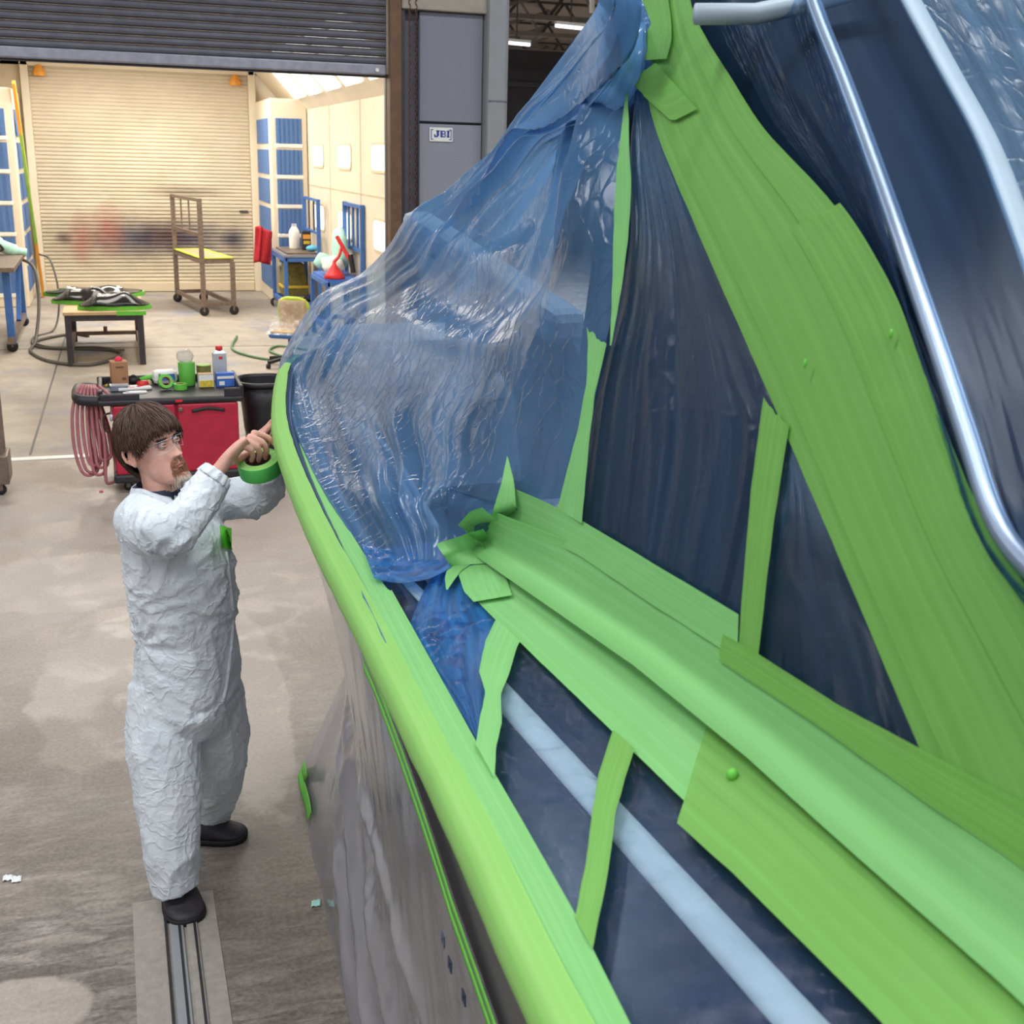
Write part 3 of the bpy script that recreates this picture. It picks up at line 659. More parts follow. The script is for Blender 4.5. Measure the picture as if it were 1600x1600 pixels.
# blue cart with bottles (right), second blue rack, rubbish
bc2 = thing('blue_cart', 'blue steel cart with grey top beside right filter bank', 'cart', (2.88, 19.6, 0))
Q = [V((-.27, -.55, 0)), V((.26, -.55, 0)), V((.26, .85, 0)), V((-.27, .85, 0))]
for p, h in zip(Q, (.93, 1.82, 1.82, .93)): part('leg', MB().bar(p+up*.16, p+up*h, .06), 'bluep', bc2, bevel=.005)
for h in (.2, .90):
    for i in range(4): part('rail', MB().bar(Q[i]+up*h, Q[(i+1) % 4]+up*h, .06), 'bluep', bc2)
for h in (1.3, 1.80): part('back_rail', MB().bar(Q[1]+up*h, Q[2]+up*h, .04), 'bluep', bc2)
for k in (.3, .65): part('baluster', MB().bar(Q[1].lerp(Q[2], k)+up*1.3, Q[1].lerp(Q[2], k)+up*1.8, .025), 'dsteel', bc2)
part('top_board', MB().rings([[p*1.08+up*z for p in Q] for z in (.935, .97)]), 'panel', bc2)
part('top_mat', MB().rings([[p*.9+up*z for p in Q] for z in (.972, 1.0)]), 'steel', bc2)
casters(bc2, Q, .08)
def bottle(name, lb, loc, prof, mat, extra=None):
    t = thing(name, lb, 'bottle', loc); part('body', MB().lathe(prof, n=14), mat, t, smooth=True)
    if extra: extra(t)
    return t
bottle('white_jug', 'white plastic jug on the blue cart', (2.88, 19.9, 1.002), [(.08, 0), (.085, .02), (.085, .28), (.05, .34), (.035, .36)], 'white', lambda t: part('cap', MB().lathe([(.04, .355), (.04, .4)], n=12), 'tin', t))
t = thing('black_carton', 'black carton with yellow and red label on the blue cart', 'carton', (3.04, 19.7, 1.002))
part('body', MB().box((0, 0, .15), (.14, .12, .30)), 'blackp', t, bevel=.006); part('label', MB().box((0, -.062, .21), (.12, .004, .07)), 'orange', t); part('label', MB().box((0, -.062, .12), (.10, .004, .05)), 'yellow', t)
solo('rag', MB().ball((3.08, 19.35, 1.05), (.10, .09, .05), 14, 8), plain('rag_blue', (96, 178, 214), .9, 0, .1, 20, .3), 'crumpled light blue rag on the blue cart', 'rag')
dr = thing('dirty_bin', 'olive stained bin standing under the blue cart', 'bin', (2.86, 20.0, .26))
part('body', MB().rings([[V((x*k, y*k*1.2, z)) for x, y in ((-.2, -.2), (.2, -.2), (.2, .2), (-.2, .2))] for z, k in ((0, .95), (.12, 1.0), (.5, .78))]), 'olive', dr)
part('rim', MB().rings([[V((x*k, y*k*1.2, z)) for x, y in ((-.2, -.2), (.2, -.2), (.2, .2), (-.2, .2))] for z, k in ((.12, 1.05), (.16, 1.05))]), 'yellow', dr)
rk = thing('blue_rack', 'blue steel rack holding rags beside the glowing wall panes', 'rack', (2.98, 16.6, 0))
Q2 = [V((-.22, -.5, 0)), V((.26, -.5, 0)), V((.26, .75, 0)), V((-.22, .75, 0))]
for p, h in zip(Q2, (.85, 1.86, 1.86, .85)): part('leg', MB().bar(p, p+up*h, .06), 'bluep', rk, bevel=.005)
for h in (.22, .82):
    for i in range(4): part('rail', MB().bar(Q2[i]+up*h, Q2[(i+1) % 4]+up*h, .06), 'bluep', rk)
for h in (1.25, 1.83): part('back_rail', MB().bar(Q2[1]+up*h, Q2[2]+up*h, .045), 'bluep', rk)
for k in (.25, .5, .75): part('baluster', MB().bar(Q2[1].lerp(Q2[2], k)+up*1.25, Q2[1].lerp(Q2[2], k)+up*1.83, .03), 'bluep', rk)
part('top_board', MB().rings([[p+up*z for p in Q2] for z in (.85, .88)]), 'bluebox', rk)
def crumple(c, r, seed, n=20, m=12, k=.3):
    mb = MB().ball(c, r, n, m); c = V(c)
    for i, p in enumerate(mb.v): d = p-c; mb.v[i] = c+d*(1+k*noise.noise(d*9+V((seed, 0, 0)))+k*.6*abs(noise.noise(d*21+V((0, seed, 0)))))
    return mb
solo('rag', crumple((2.95, 16.75, 1.02), (.16, .22, .12), 3), 'white', 'heaped white rag on the blue rack top', 'rag')
solo('rag', crumple((3.08, 16.9, 1.22), (.10, .30, .26), 5), 'aqua', 'pale aqua sheet hanging over the blue rack', 'rag')
solo('rag', crumple((2.84, 16.95, 1.06), (.12, .10, .10), 9), 'aqua', 'small aqua wad left on the blue rack', 'rag')
rg = thing('red_spray_tool', 'red tool with long handle lying on the blue rack', 'tool', (2.92, 16.3, .885))
part('funnel', MB().lathe([(.15, 0), (.12, .06), (.03, .18), (.025, .22)], (-.04, -.05, 0), 16), 'redcap', rg, smooth=True)
part('handle', MB().tube(catmull([(-.04, -.05, .22), (.05, .1, .28), (.12, .2, .42)], 5), .022), 'redcap', rg, smooth=True)
part('arm', MB().bar((.02, .05, .55), (.16, -.1, .26), .04), 'redcap', rg); part('grip', MB().bar((.17, -.12, .32), (.20, -.16, .08), .05), 'rubber', rg)
# red cloth
rc = solo('red_cloth', MB().grid(lambda a, b: V((2.36+.26*a-.05*b+.03*sin(9*a), 20.74+.03*sin(14*a+2*b), 1.30-.60*b-.05*a*(1-b)+.03*sin(5*a))), 16, 12), 'redc', 'red cloth hanging on the left of the right filter bank', 'cloth', solid=.02)
# office chair wrapped in plastic
oc = thing('office_chair', 'office chair wrapped in clear plastic with lime tape', 'chair', (2.02, 14.5, 0), -.5)
part('backrest', MB().grid(lambda a, b: V(((a-.5)*.36*(1-.12*b), .16+.05*(2*a-1)**2-.08*b, .44+.36*b)), 10, 10), 'paper', oc, smooth=True, solid=.07, bevel=.02)
part('edge_tape', MB().tube(catmull([(-.18, .2, .46), (-.165, .13, .75), (0, .08, .81), (.165, .13, .75), (.18, .2, .46)], 6), .03), 'limetape', oc, smooth=True)
part('seat', MB().box((0, -.05, .40), (.38, .40, .07)), 'bluep', oc, bevel=.03)
part('seat_pad', MB().box((0, -.05, .44), (.35, .37, .03)), 'paper', oc, bevel=.02)
part('plastic_wrap', MB().grid(lambda a, b: V(((a-.5)*.42*(1-.1*b)+.02*noise.noise(V((a*6, b*6, 1))), .22-.08*b-.34*(1-b)**3-.16+.03*noise.noise(V((a*8, b*8, 4))), .42+.38*b)), 14, 14), 'clearwrap', oc, smooth=True)
part('column', MB().tube([(0, 0, .1), (0, 0, .4)], .03), 'rubber', oc)
for k in range(5):
    a = 2*pi*k/5+.3; part('base_arm', MB().bar((0, 0, .12), (.32*cos(a), .32*sin(a), .075), .045, .035), 'rubber', oc)
    part('caster', MB().lathe([(.03, -.02), (.032, 0), (.03, .02)], (.32*cos(a), .32*sin(a), .032), 12, Matrix.Rotation(pi/2, 3, 'Y')), 'rubber', oc, smooth=True)
hose('green_hose', [(1.62, 17.0, .02), (1.45, 15.8, .02), (1.75, 15.0, .02), (2.05, 14.95, .02), (1.9, 15.6, .02), (2.1, 16.0, .02), (2.5, 15.5, .02)], .016, 'greenhose', 'thin dark green hose curled behind the wrapped chair')

# ================================================================== RED CART AND WHAT IS ON IT
CX, CY = .40, 9.42
rcart = thing('utility_cart', 'red utility cart with black tray top behind the man', 'cart', (CX, CY, 0))
def rounded_door(x0, x1):
    mb = MB().box(((x0+x1)/2, -.325, .41), (x1-x0, .03, .53))
    return mb
part('cabinet', MB().box((0, 0, .41), (.90, .62, .54)), 'redp', rcart, bevel=.02)
for x0, x1 in ((-.455, -.008), (.008, .455)):
    dd = part('door', rounded_door(x0, x1), 'redp', rcart, bevel=.018)
    part('handle_recess', MB().tube(catmull([((x0+x1)/2-.12, -.343, .615), ((x0+x1)/2, -.346, .635), ((x0+x1)/2+.12, -.343, .615)], 6), .013), 'rubber', dd, smooth=True)
part('lock', MB().lathe([(.018, 0), (.018, .012), (.008, .014)], (.03, -.34, .632), 14, Matrix.Rotation(pi/2, 3, 'X')), 'steel', rcart, smooth=True)
part('base_tray', MB().box((0, -.01, .115), (.96, .68, .07)), 'blackp', rcart, bevel=.02)
part('top_tray', MB().box((-.03, 0, .70), (1.06, .70, .05)), 'blackp', rcart, bevel=.02)
for c, d in (((-.03, .34, .745), (1.06, .03, .07)), ((.485, .0, .755), (.03, .68, .09)), ((-.535, .02, .745), (.03, .6, .07)), ((-.40, -.335, .74), (.28, .03, .05)), ((.42, -.335, .75), (.13, .03, .07))):
    part('tray_lip', MB().box(c, d), 'blackp', rcart, bevel=.01)
part('badge', MB().box((.02, -.353, .70), (.05, .004, .018)), 'redcap', rcart)
part('hose_hanger', MB().tube(catmull([(-.54, .15, .72), (-.68, .12, .74), (-.70, -.10, .73), (-.68, -.28, .72), (-.54, -.3, .71)], 5), .04), 'blackp', rcart, smooth=True)
part('side_hook', MB().tube(catmull([(-.46, -.3, .62), (-.52, -.32, .60), (-.52, -.32, .5), (-.49, -.32, .48)], 4), .008), 'rubber', rcart, smooth=True)
casters(rcart, [V((-.38, -.24, 0)), V((.38, -.24, 0)), V((-.38, .24, 0)), V((.38, .24, 0))], .034)
TZ = .727
# hose coil
hcoil = thing('hose_coil', 'coil of faded pink air hose hanging off the red cart', 'hose', (CX-.62, CY-.1, .76))
for k in range(7):
    dx = -.045+.017*k; L = .62+.10*noise.noise(V((k*3.1, 0, 0)))-.035*(k % 3)+(.12 if k == 6 else 0)
    path = [V((dx*.9, -.03-.1*0, 0.045-.004*k)), V((dx*1.5-.01, -.10, .0)), V((dx*2.0-.03, -.15, -.15)), V((dx*2.1-.03, -.16, -L*.65)), V((dx*1.6-.01, -.17, -L*.95)), V((dx*1.2+.04, -.15, -L)), V((dx*1.5+.07, -.11, -L*.93)), V((dx*1.5+.05, -.03, -L*.5)), V((dx*.9+.02, .03, -.08)), V((dx*.9, .02, .02))]
    part('hose_loop', MB().tube(catmull(path+[path[0]], 5), .0125, 7), 'hose', hcoil, smooth=True)
part('hose_end', MB().tube(catmull([(.08, -.03, .03), (.15, -.16, -.02), (.16, -.2, -.10), (.155, -.21, -.15)], 5), .0125), 'hose', hcoil, smooth=True)
part('fitting', MB().tube([(.155, -.21, -.15), (.153, -.212, -.20)], .012), 'tin', hcoil, smooth=True)
def cpos(u, v, z=TZ):  # place on the tray
    p = onZ(u, v, z)
    if p.y > 9.66: p = V((p.x*9.66/p.y, 9.66, z))
    return p
def canb(name, lb, cat, u, v, prof, mat, n=20, z=TZ):
    p = cpos(u, v, z); t = thing(name, lb, cat, p); part('body', MB().lathe(prof, n=n), mat, t, smooth=False); return t
p = cpos(187, 597); tb = thing('tissue_box', 'brown cardboard tissue box with pink tissue on the red cart', 'box', p, .1)
part('body', MB().box((0, 0, .095), (.125, .125, .19)), 'card', tb, bevel=.004)
part('tissue', crumple((0, 0, .20), (.03, .026, .024), 2, 12, 8), 'pink', tb, smooth=True)
part('print', MB().box((0, -.064, .15), (.06, .002, .012)).box((.03, -.064, .06), (.03, .002, .02)), 'brown', tb)
p = cpos(186, 605); t = thing('grey_box', 'flat grey box in front of the tissue box', 'box', p+V((-.0, -.13, 0)), .05); part('body', MB().box((0, 0, .018), (.13, .08, .036)), 'panel', t, bevel=.004); part('lid', MB().box((0, 0, .041), (.134, .084, .008)), 'tin', t)
p = cpos(209, 606); t = thing('packet', 'white packet with red spots on the red cart', 'packet', p+V((0, -.06, 0)), .18)
part('body', MB().box((0, 0, .012), (.25, .12, .024)), 'white', t, bevel=.008)
part('spot', MB().box((-.06, .01, .025), (.05, .04, .004), .4).box((.04, -.02, .025), (.05, .03, .004), .7).box((.07, .035, .025), (.05, .025, .004), -.3).box((-.02, -.04, .025), (.04, .02, .004)), 'redcap', t)
p = cpos(211, 614); t = thing('paper_sheet', 'folded white paper at the front tray edge', 'paper', p, .05); part('leaf', MB().box((0, 0, .003), (.17, .06, .004)), 'white', t); part('leaf', MB().box((.01, .01, .008), (.15, .05, .004), .06), 'tin', t)
def tape_roll(lb, loc, R, ro, h, mside='gtape', name='tape_roll', cat='tape'):
    t = thing(name, lb, cat, loc); M3 = R
    part('tape_body', MB().rings([[M3 @ V((r*cos(2*pi*k/28), r*sin(2*pi*k/28), z)) for k in range(28)] for r, z in ((ro*.62, 0), (ro, 0), (ro, h), (ro*.62, h), (ro*.62, 0))], caps=False), mside, t, bevel=.001)
    part('core', MB().rings([[M3 @ V((r*cos(2*pi*k/28), r*sin(2*pi*k/28), z)) for k in range(28)] for r, z in ((ro*.62, .001), (ro*.62, h-.001), (ro*.57, h-.001), (ro*.57, .001), (ro*.62, .001))], caps=False), 'card', t)
    return t
p = cpos(258, 607); tape_roll('green tape roll standing tilted on the red cart', p+V((0, -.02, .052)), Matrix.Rotation(1.15, 3, 'X') @ Matrix.Rotation(.2, 3, 'Y'), .056, .04)
p = cpos(282, 608); tape_roll('green tape roll lying flat on the red cart', p, Matrix.Identity(3), .052, .045)
p = cpos(258, 598); t = thing('wipe_pack', 'white rounded pack of wipes behind the green tape rolls', 'packet', p, .08)
part('body', MB().box((0, 0, .055), (.19, .12, .11)), 'white', t, bevel=.035); part('label', MB().box((.02, -.061, .06), (.10, .003, .05)), 'bluebox', t); part('label_edge', MB().box((-.045, -.061, .06), (.02, .003, .06)), 'green', t)
p = cpos(293, 602); t = thing('green_tub', 'tall green tub topped with crumpled clear plastic', 'tub', p)
part('body', MB().lathe([(.058, 0), (.062, .01), (.066, .18), (.062, .185)], n=22), 'green', t, smooth=True); part('plastic_bag', crumple((0, 0, .235), (.062, .062, .055), 4, 22, 14, .35), 'clearwrap', t, smooth=True)
p = cpos(319, 590); t = thing('paint_can', 'olive green tin behind the small yellow box', 'can', p); part('body', MB().lathe([(.055, 0), (.057, .005), (.057, .13), (.05, .135)], n=20), 'olive', t, smooth=True); part('lid_rim', MB().lathe([(.05, .132), (.058, .134), (.058, .142), (.048, .142)], n=20), 'lime', t, smooth=True)
p = cpos(322, 604); t = thing('yellow_box', 'small white and yellow box before the olive tin', 'box', p, .05); part('body', MB().box((0, 0, .05), (.115, .08, .10)), 'white', t, bevel=.004); part('label', MB().box((0, -.042, .03), (.105, .004, .05)), 'yellow', t); part('flap', MB().box((0, 0, .102), (.115, .08, .006)), 'paper', t)
p = cpos(345, 595); t = thing('solvent_can', 'white rectangular solvent can with red cap', 'can', p+V((0, .05, 0)), .1); part('body', MB().box((0, 0, .115), (.105, .07, .23)), 'tin', t, bevel=.008); part('shoulder', MB().rings([[V((x*k, y*k, z)) for x, y in ((-.05, -.033), (.05, -.033), (.05, .033), (-.05, .033))] for z, k in ((.228, 1), (.25, .5))]), 'tin', t)
part('cap', MB().lathe([(.026, .246), (.028, .25), (.028, .278), (.022, .282)], n=16), 'redcap', t, smooth=True); part('mark', MB().box((.005, -.036, .19), (.03, .003, .02)), 'redcap', t)
p = cpos(352, 603); t = thing('blue_box', 'blue and white carton at the right tray end', 'box', p, .05); part('body', MB().box((0, 0, .055), (.14, .08, .11)), 'bluebox', t, bevel=.004); part('stripe', MB().box((0, -.042, .075), (.13, .003, .02)).box((-.03, -.042, .03), (.04, .003, .03)), 'white', t)
p = cpos(232, 592); t = thing('hand_tool', 'small green and yellow tool lying behind the white packet', 'tool', p+V((0, .03, 0)), .2); part('body', MB().tube([(-.08, 0, .03), (0, 0, .045), (.09, 0, .06)], [.016, .022, .018], 10), 'gtape', t, smooth=True); part('grip', MB().tube([(-.07, 0, .03), (-.10, -.03, .01)], .014), 'yellow', t, smooth=True)
p = cpos(226, 606); t = thing('material_roll', 'small red and cream roll on the red cart', 'roll', p+V((0, 0, .03)), .6); part('body', MB().tube([(-.05, 0, 0), (.02, 0, 0)], .03, 14), 'redcap', t, smooth=True); part('band', MB().tube([(.02, 0, 0), (.05, 0, 0)], .028, 14), 'paper', t, smooth=True)
p = cpos(209, 600); t = thing('rubber_pad', 'black rubber pad beside the brown tissue box', 'pad', p); part('body', MB().ball((0, 0, .035), (.05, .045, .035), 14, 8), 'rubber', t, smooth=True); part('strap', MB().tube(catmull([(-.05, 0, .03), (0, -.02, .075), (.05, 0, .03)], 5), .008), 'blackp', t, smooth=True)
p = cpos(172, 600); t = thing('nozzle', 'brass tipped black nozzle by the pink hose', 'tool', p+V((-.02, -.05, 0))); part('body', MB().tube([(0, 0, .012), (.05, .05, .03)], .012), 'rubber', t, smooth=True); part('tip', MB().tube([(0, 0, .012), (-.02, -.02, .008)], .009), 'yellow', t, smooth=True)
# bin
bn = thing('waste_bin', 'tall black rubbish bin beside the red cart', 'bin', (1.13, 9.78, 0))
def tub(z, k, q=0): return [V((k*.21*cos(a)*(1+.12*abs(sin(2*a))), k*.24*sin(a)*(1+.12*abs(sin(2*a))), z)) for a in [2*pi*j/32 for j in range(32)]]
part('body', MB().rings([tub(.01, .62), tub(.2, .70), tub(.5, .84), tub(.70, .96), tub(.70, .92), tub(.5, .80), tub(.03, .58)]), 'blackp', bn, smooth=True)
part('rim', MB().rings([tub(.685, .97), tub(.685, 1.04), tub(.72, 1.05), tub(.72, .93), tub(.685, .93)], caps=False), 'blackp', bn, smooth=True)
part('liner', MB().rings([tub(.70, .90), tub(.30, .76)], caps=False), 'rubber', bn, smooth=True)
# floor scraps
for i, (u, v, lb) in enumerate(((12, 1372, 'left one of two white paper scraps on the concrete'), (26, 1374, 'right one of two white paper scraps on the concrete'), (492, 1412, 'pale green scrap on the floor at the plastic skirt'), (98, 937, 'tiny red fleck on the floor behind the man') )):
    if i == 3: u, v = 158, 768
    p = onZ(u, v, .004); k = .016 if i < 3 else .014
    g = MB().grid(lambda a, b: p+V(((a-.5)*k*2+.008*(i == 2)*b, (b-.5)*k*2.2, .012*abs(noise.noise(V((a*4+i, b*4, i)))))), 6, 6)
    solo('scrap', g, 'scrap' if i < 2 else ('aqua' if i == 2 else 'pink'), lb, 'scrap', solid=.002)

# ================================================================== THE BOAT (its stern at the far end, windscreen near)
DP, DN = V((.45, 0, 1.615)), V((.25, 0, .105)).cross(V((0, 1, 0))).normalized()
if DN.z < 0: DN = -DN
def deckp(u, v, off=0.): return onP(u, v, DP+DN*off, DN)
_b1, _b2 = deckp(770, 880), deckp(1600, 1520)
_e = (_b1-_b2).normalized(); _in = _e.cross(V((0, 0, 1)));  _in = _in if _in.x > 0 else -_in
_up = V((0, 0, 1))*cos(radians(15))+_in.normalized()*sin(radians(15))
WN = _e.cross(_up).normalized(); WN = WN if WN.x < 0 else -WN
def winp(u, v, off=0.): return onP(u, v, _b1+WN*off, WN)

boat = thing('motorboat', 'large motorboat masked for painting with green tape and blue film', 'boat', (1.6, 1.5, 0))
GUN = [(.40, -1.6, 1.60), (.38, .3, 1.60), (.385, 1.01, 1.60), (.40, 1.42, 1.60), (.41, 2.07, 1.605), (.415, 2.84, 1.62), (.445, 3.59, 1.65), (.515, 4.14, 1.68), (.61, 4.58, 1.70), (.80, 4.86, 1.71), (1.1, 5.0, 1.72), (1.6, 5.05, 1.72)]
RR = .042
rail = [p+V((RR*.85, 0, -.004)) for p in catmull(GUN, 10)]
def gun_at(y):
    for a, b in zip(rail, rail[1:]):
        if a.y <= y <= b.y: return a.lerp(b, (y-a.y)/max(1e-6, b.y-a.y))
    return rail[0] if y < rail[0].y else rail[-1]
part('rub_rail', MB().tube(rail, RR*.88, 12), 'navy', boat, smooth=True, world=True)
def kf(y): return .13 if y < 1.6 else (.13+(y-1.6)/1.4*.24 if y < 3 else .37)
def hull_x(y, z): return gun_at(y).x+.004+kf(y)*(1.56-z)
ys = [-1.6, -.8, 0, .5, 1, 1.5, 2, 2.5, 3, 3.5, 4, 4.3, 4.5, 4.7, 4.85, 4.95]
rows = []
for y in ys:
    g = gun_at(min(y, 4.95)); sh = 0 if y < 4.5 else 0
    port = [V((g.x+.0, y, g.z-.03))]+[V((min(1.5, hull_x(min(y, 4.9), z)), y, z)) for z in (1.45, 1.3, 1.1, .9, .72)]+[V((1.1 if y < 4.7 else 1.25, y, .5)), V((1.6, y, .36))]
    star = [V((3.2-p.x, p.y, p.z)) for p in port[:-1]][::-1]
    rows.append(port+star)
hm = MB(); n = len(rows[0])
hm.grid(lambda a, b: (lambda j, k: rows[j][k])(min(int(round(b*(len(rows)-1))), len(rows)-1), int(round(a*(n-1)))), n-1, len(rows)-1)
hm.add(rows[-1], [tuple(range(n))]); hm.add(rows[0], [tuple(range(n))[::-1]])
part('hull', hm, 'hull', boat, smooth=True, world=True)
part('cradle_beam', MB().box((1.6, .2, .20), (1.5, .3, .40)).box((1.6, 3.6, .20), (1.5, .3, .40)), 'dsteel', boat, world=True)
# side deck (port), cockpit liner and seats
def deck_z(x): return 1.615+(x-.45)*.42
part('side_deck', MB().grid(lambda a, b: (lambda y: (lambda x: V((x, y, deck_z(x))))(gun_at(y).x-.01+a*(.86-gun_at(y).x)))(-1.6+b*3.75), 10, 24), 'navy', boat, smooth=True, world=True)
cop = catmull([deckp(600, 905)+V((.02, 0, 0)), deckp(555, 830)+V((.03, 0, 0)), deckp(500, 740)+V((.03, 0, 0)), deckp(470, 690)+V((.04, 0, 0)), V((.60, 4.1, 1.66)), V((.72, 4.5, 1.68)), V((.95, 4.72, 1.69)), V((1.6, 4.8, 1.69))], 6)
rl = resample([p for p in rail if p.y > 2.0], len(cop)-1)
part('coaming', MB().grid(lambda a, b: at(rl, b).lerp(at(cop, b), a)+V((0, 0, .012*sin(pi*a))), 5, len(cop)-1), 'navy', boat, smooth=True, world=True)
part('cockpit_wall', MB().grid(lambda a, b: at(cop, b)+V((.30*a*(1 if b < .8 else 0), -.2*a*(b > .6), -.5*a)), 4, len(cop)-1), 'vinyl', boat, smooth=True, world=True)
part('cockpit_floor', MB().box((1.8, 3.1, 1.02), (1.6, 2.6, .04)), 'vinyl', boat, world=True)
part('forward_bulkhead', MB().box((1.7, 1.9, 1.30), (1.7, .06, .8)), 'navy', boat, world=True)
part('starboard_coaming', MB().box((2.75, 3.2, 1.45), (.2, 3.4, .5)), 'vinyl', boat, bevel=.04, world=True)
bolster = catmull([onZ(522, 676, 1.53), onZ(566, 706, 1.52), onZ(602, 755, 1.52), onZ(628, 806, 1.53), onZ(650, 852, 1.55)], 7)
part('coaming_bolster', MB().tube(bolster, [(.075, .06)]*len(bolster), 14), 'vinyl', boat, smooth=True, world=True)
part('bolster_piping', MB().tube([p+V((.045, -.02, .05)) for p in bolster], .012, 8), 'pale', boat, smooth=True, world=True)
st = part('bench_seat', MB().box((1.30, 3.0, 1.30), (.75, 1.5, .16)), 'vinyl', boat, bevel=.075, world=True)
part('seat_seam', MB().tube([(1.0, 3.6, 1.385), (1.06, 2.5, 1.385)], .012, 8), 'rubber', st, smooth=True, world=True)
part('bench_base', MB().box((1.3, 3.0, 1.15), (.65, 1.4, .28)), 'navy', boat, world=True)
part('sun_pad', MB().box((1.18, 4.62, 1.70), (.80, .40, .30)), 'pale', boat, bevel=.10, world=True)
# raised hatch with pale top edge, seen through the film
ha, hb = fw(648, 350, 4.12), fw(890, 516, 3.15)
part('hatch_panel', MB().rings([[p+q for p, q in ((ha, V((0, 0, 0))), (hb, V((0, 0, 0))), (hb, V((.25, .05, -.55))), (ha, V((.45, .05, -.72))))], [p+q+V((.05, .05, 0)) for p, q in ((ha, V((0, 0, 0))), (hb, V((0, 0, 0))), (hb, V((.25, .05, -.55))), (ha, V((.45, .05, -.72))))]]), 'tealv', boat, world=True)
part('hatch_edge', MB().bar(ha, hb, .11, .10), 'pale', boat, bevel=.03, world=True)
hc_ = fw(745, 520, 3.55)
part('hatch_recess', MB().ball(hc_, (.10, .04, .17), 18, 10), 'pale', boat, smooth=True, world=True)
# cabin side, window, grey side trims
crease = [deckp(u, v) for u, v in ((700, 828), (770, 880), (1020, 1040), (1200, 1180), (1350, 1310), (1600, 1520), (1760, 1660))]
lipo = [p-WN*.004 for p in crease]
part('cabin_side', MB().grid(lambda a, b: at(resample([winp(700, 760, -.03), winp(905, 850, -.03), winp(1150, 1010, -.03), winp(1440, 1240, -.03), winp(1700, 1450, -.03)], 30), b).lerp(at(resample(crease, 30), b), a), 4, 30), 'navy', boat, smooth=True, world=True)
part('side_window', MB().rings([[winp(u, v, o) for u, v in ((985, -40), (1085, -40), (1460, 500), (1700, 1100), (1700, 1400), (1440, 1210), (905, 850), (870, 820))] for o in (-.05, -.035)]), 'glass', boat, world=True)
part('side_trim', MB().grid(lambda a, b: deckp(*[(1-a)*p+a*q for p, q in zip(((1-b)*785+b*1420, (1-b)*1062+b*1735), ((1-b)*770+b*1345, (1-b)*1100+b*1762))], -.004), 3, 30), 'trim', boat, smooth=True, solid=.012, world=True)
part('side_trim', MB().grid(lambda a, b: deckp(*[(1-a)*p+a*q for p, q in zip(((1-b)*628+b*728, (1-b)*893+b*985), ((1-b)*622+b*712, (1-b)*906+b*1003))], -.003), 3, 12), 'trim', boat, smooth=True, solid=.01, world=True)
# windscreen glass, polished frame tube, outer frame strip
def px3(pts): return [fw(*p) for p in pts]
er = [winp(u, v, -.02) for u, v in ((1070, -60), (1092, 35), (1150, 130), (1200, 205), (1290, 300), (1345, 375), (1400, 480), (1440, 590), (1520, 790), (1600, 925), (1720, 1130))]
tubeL = px3([(1240, -120, 2.12), (1268, 0, 1.98), (1318, 130, 1.82), (1366, 262, 1.66), (1414, 400, 1.50), (1464, 545, 1.37), (1512, 690, 1.26), (1548, 800, 1.18), (1590, 868, 1.12), (1660, 930, 1.05), (1760, 1000, .98)])
trimL = px3([(1370, -110, 2.2), (1418, -10, 2.06), (1480, 105, 1.93), (1540, 215, 1.80), (1582, 320, 1.68), (1625, 440, 1.56), (1680, 600, 1.42), (1730, 760, 1.30), (1770, 850, 1.22), (1820, 900, 1.15), (1900, 980, 1.05)])
outL = px3([(1700, -220, 2.6), (1760, -100, 2.5), (1800, 50, 2.35), (1830, 150, 2.2), (1860, 250, 2.05), (1890, 400, 1.9), (1920, 560, 1.75), (1950, 720, 1.6), (1980, 830, 1.45), (2000, 900, 1.3), (2040, 980, 1.15)])
for L in (er, tubeL, trimL, outL): pass
E_, T_, R_, O_ = [resample(catmull(L, 8), 60) for L in (er, tubeL, trimL, outL)]
VN = lambda p: (CAM-p).normalized()
part('windscreen_glass', MB().grid(lambda a, b: (at(E_, b).lerp(at(T_, b), a*3) if a < 1/3 else at(T_, b).lerp(at(R_, b), a*3-1) if a < 2/3 else at(R_, b).lerp(at(O_, b), a*3-2))+V((.03, .05, -.03)), 18, 50), 'glass', boat, smooth=True, world=True)
part('frame_tube', MB().tube(T_, .0105, 14), 'satin', boat, smooth=True, world=True)
part('frame_tube', MB().tube([p+V((.013, .008, -.008)) for p in T_], .012, 14), 'satin', boat, smooth=True, world=True)
part('frame_strip', MB().tube([p+VN(p)*.016 for p in R_], [(.024, .010)]*len(R_), 12, up=(1, .3, 0)), 'strip', boat, smooth=True, world=True)
part('roof_header', MB().tube([fw(1086, 22, 1.99), fw(1180, 22, 2.0), fw(1275, 2, 2.0), fw(1420, -40, 2.1)], .016, 12), 'pale', boat, smooth=True, world=True)

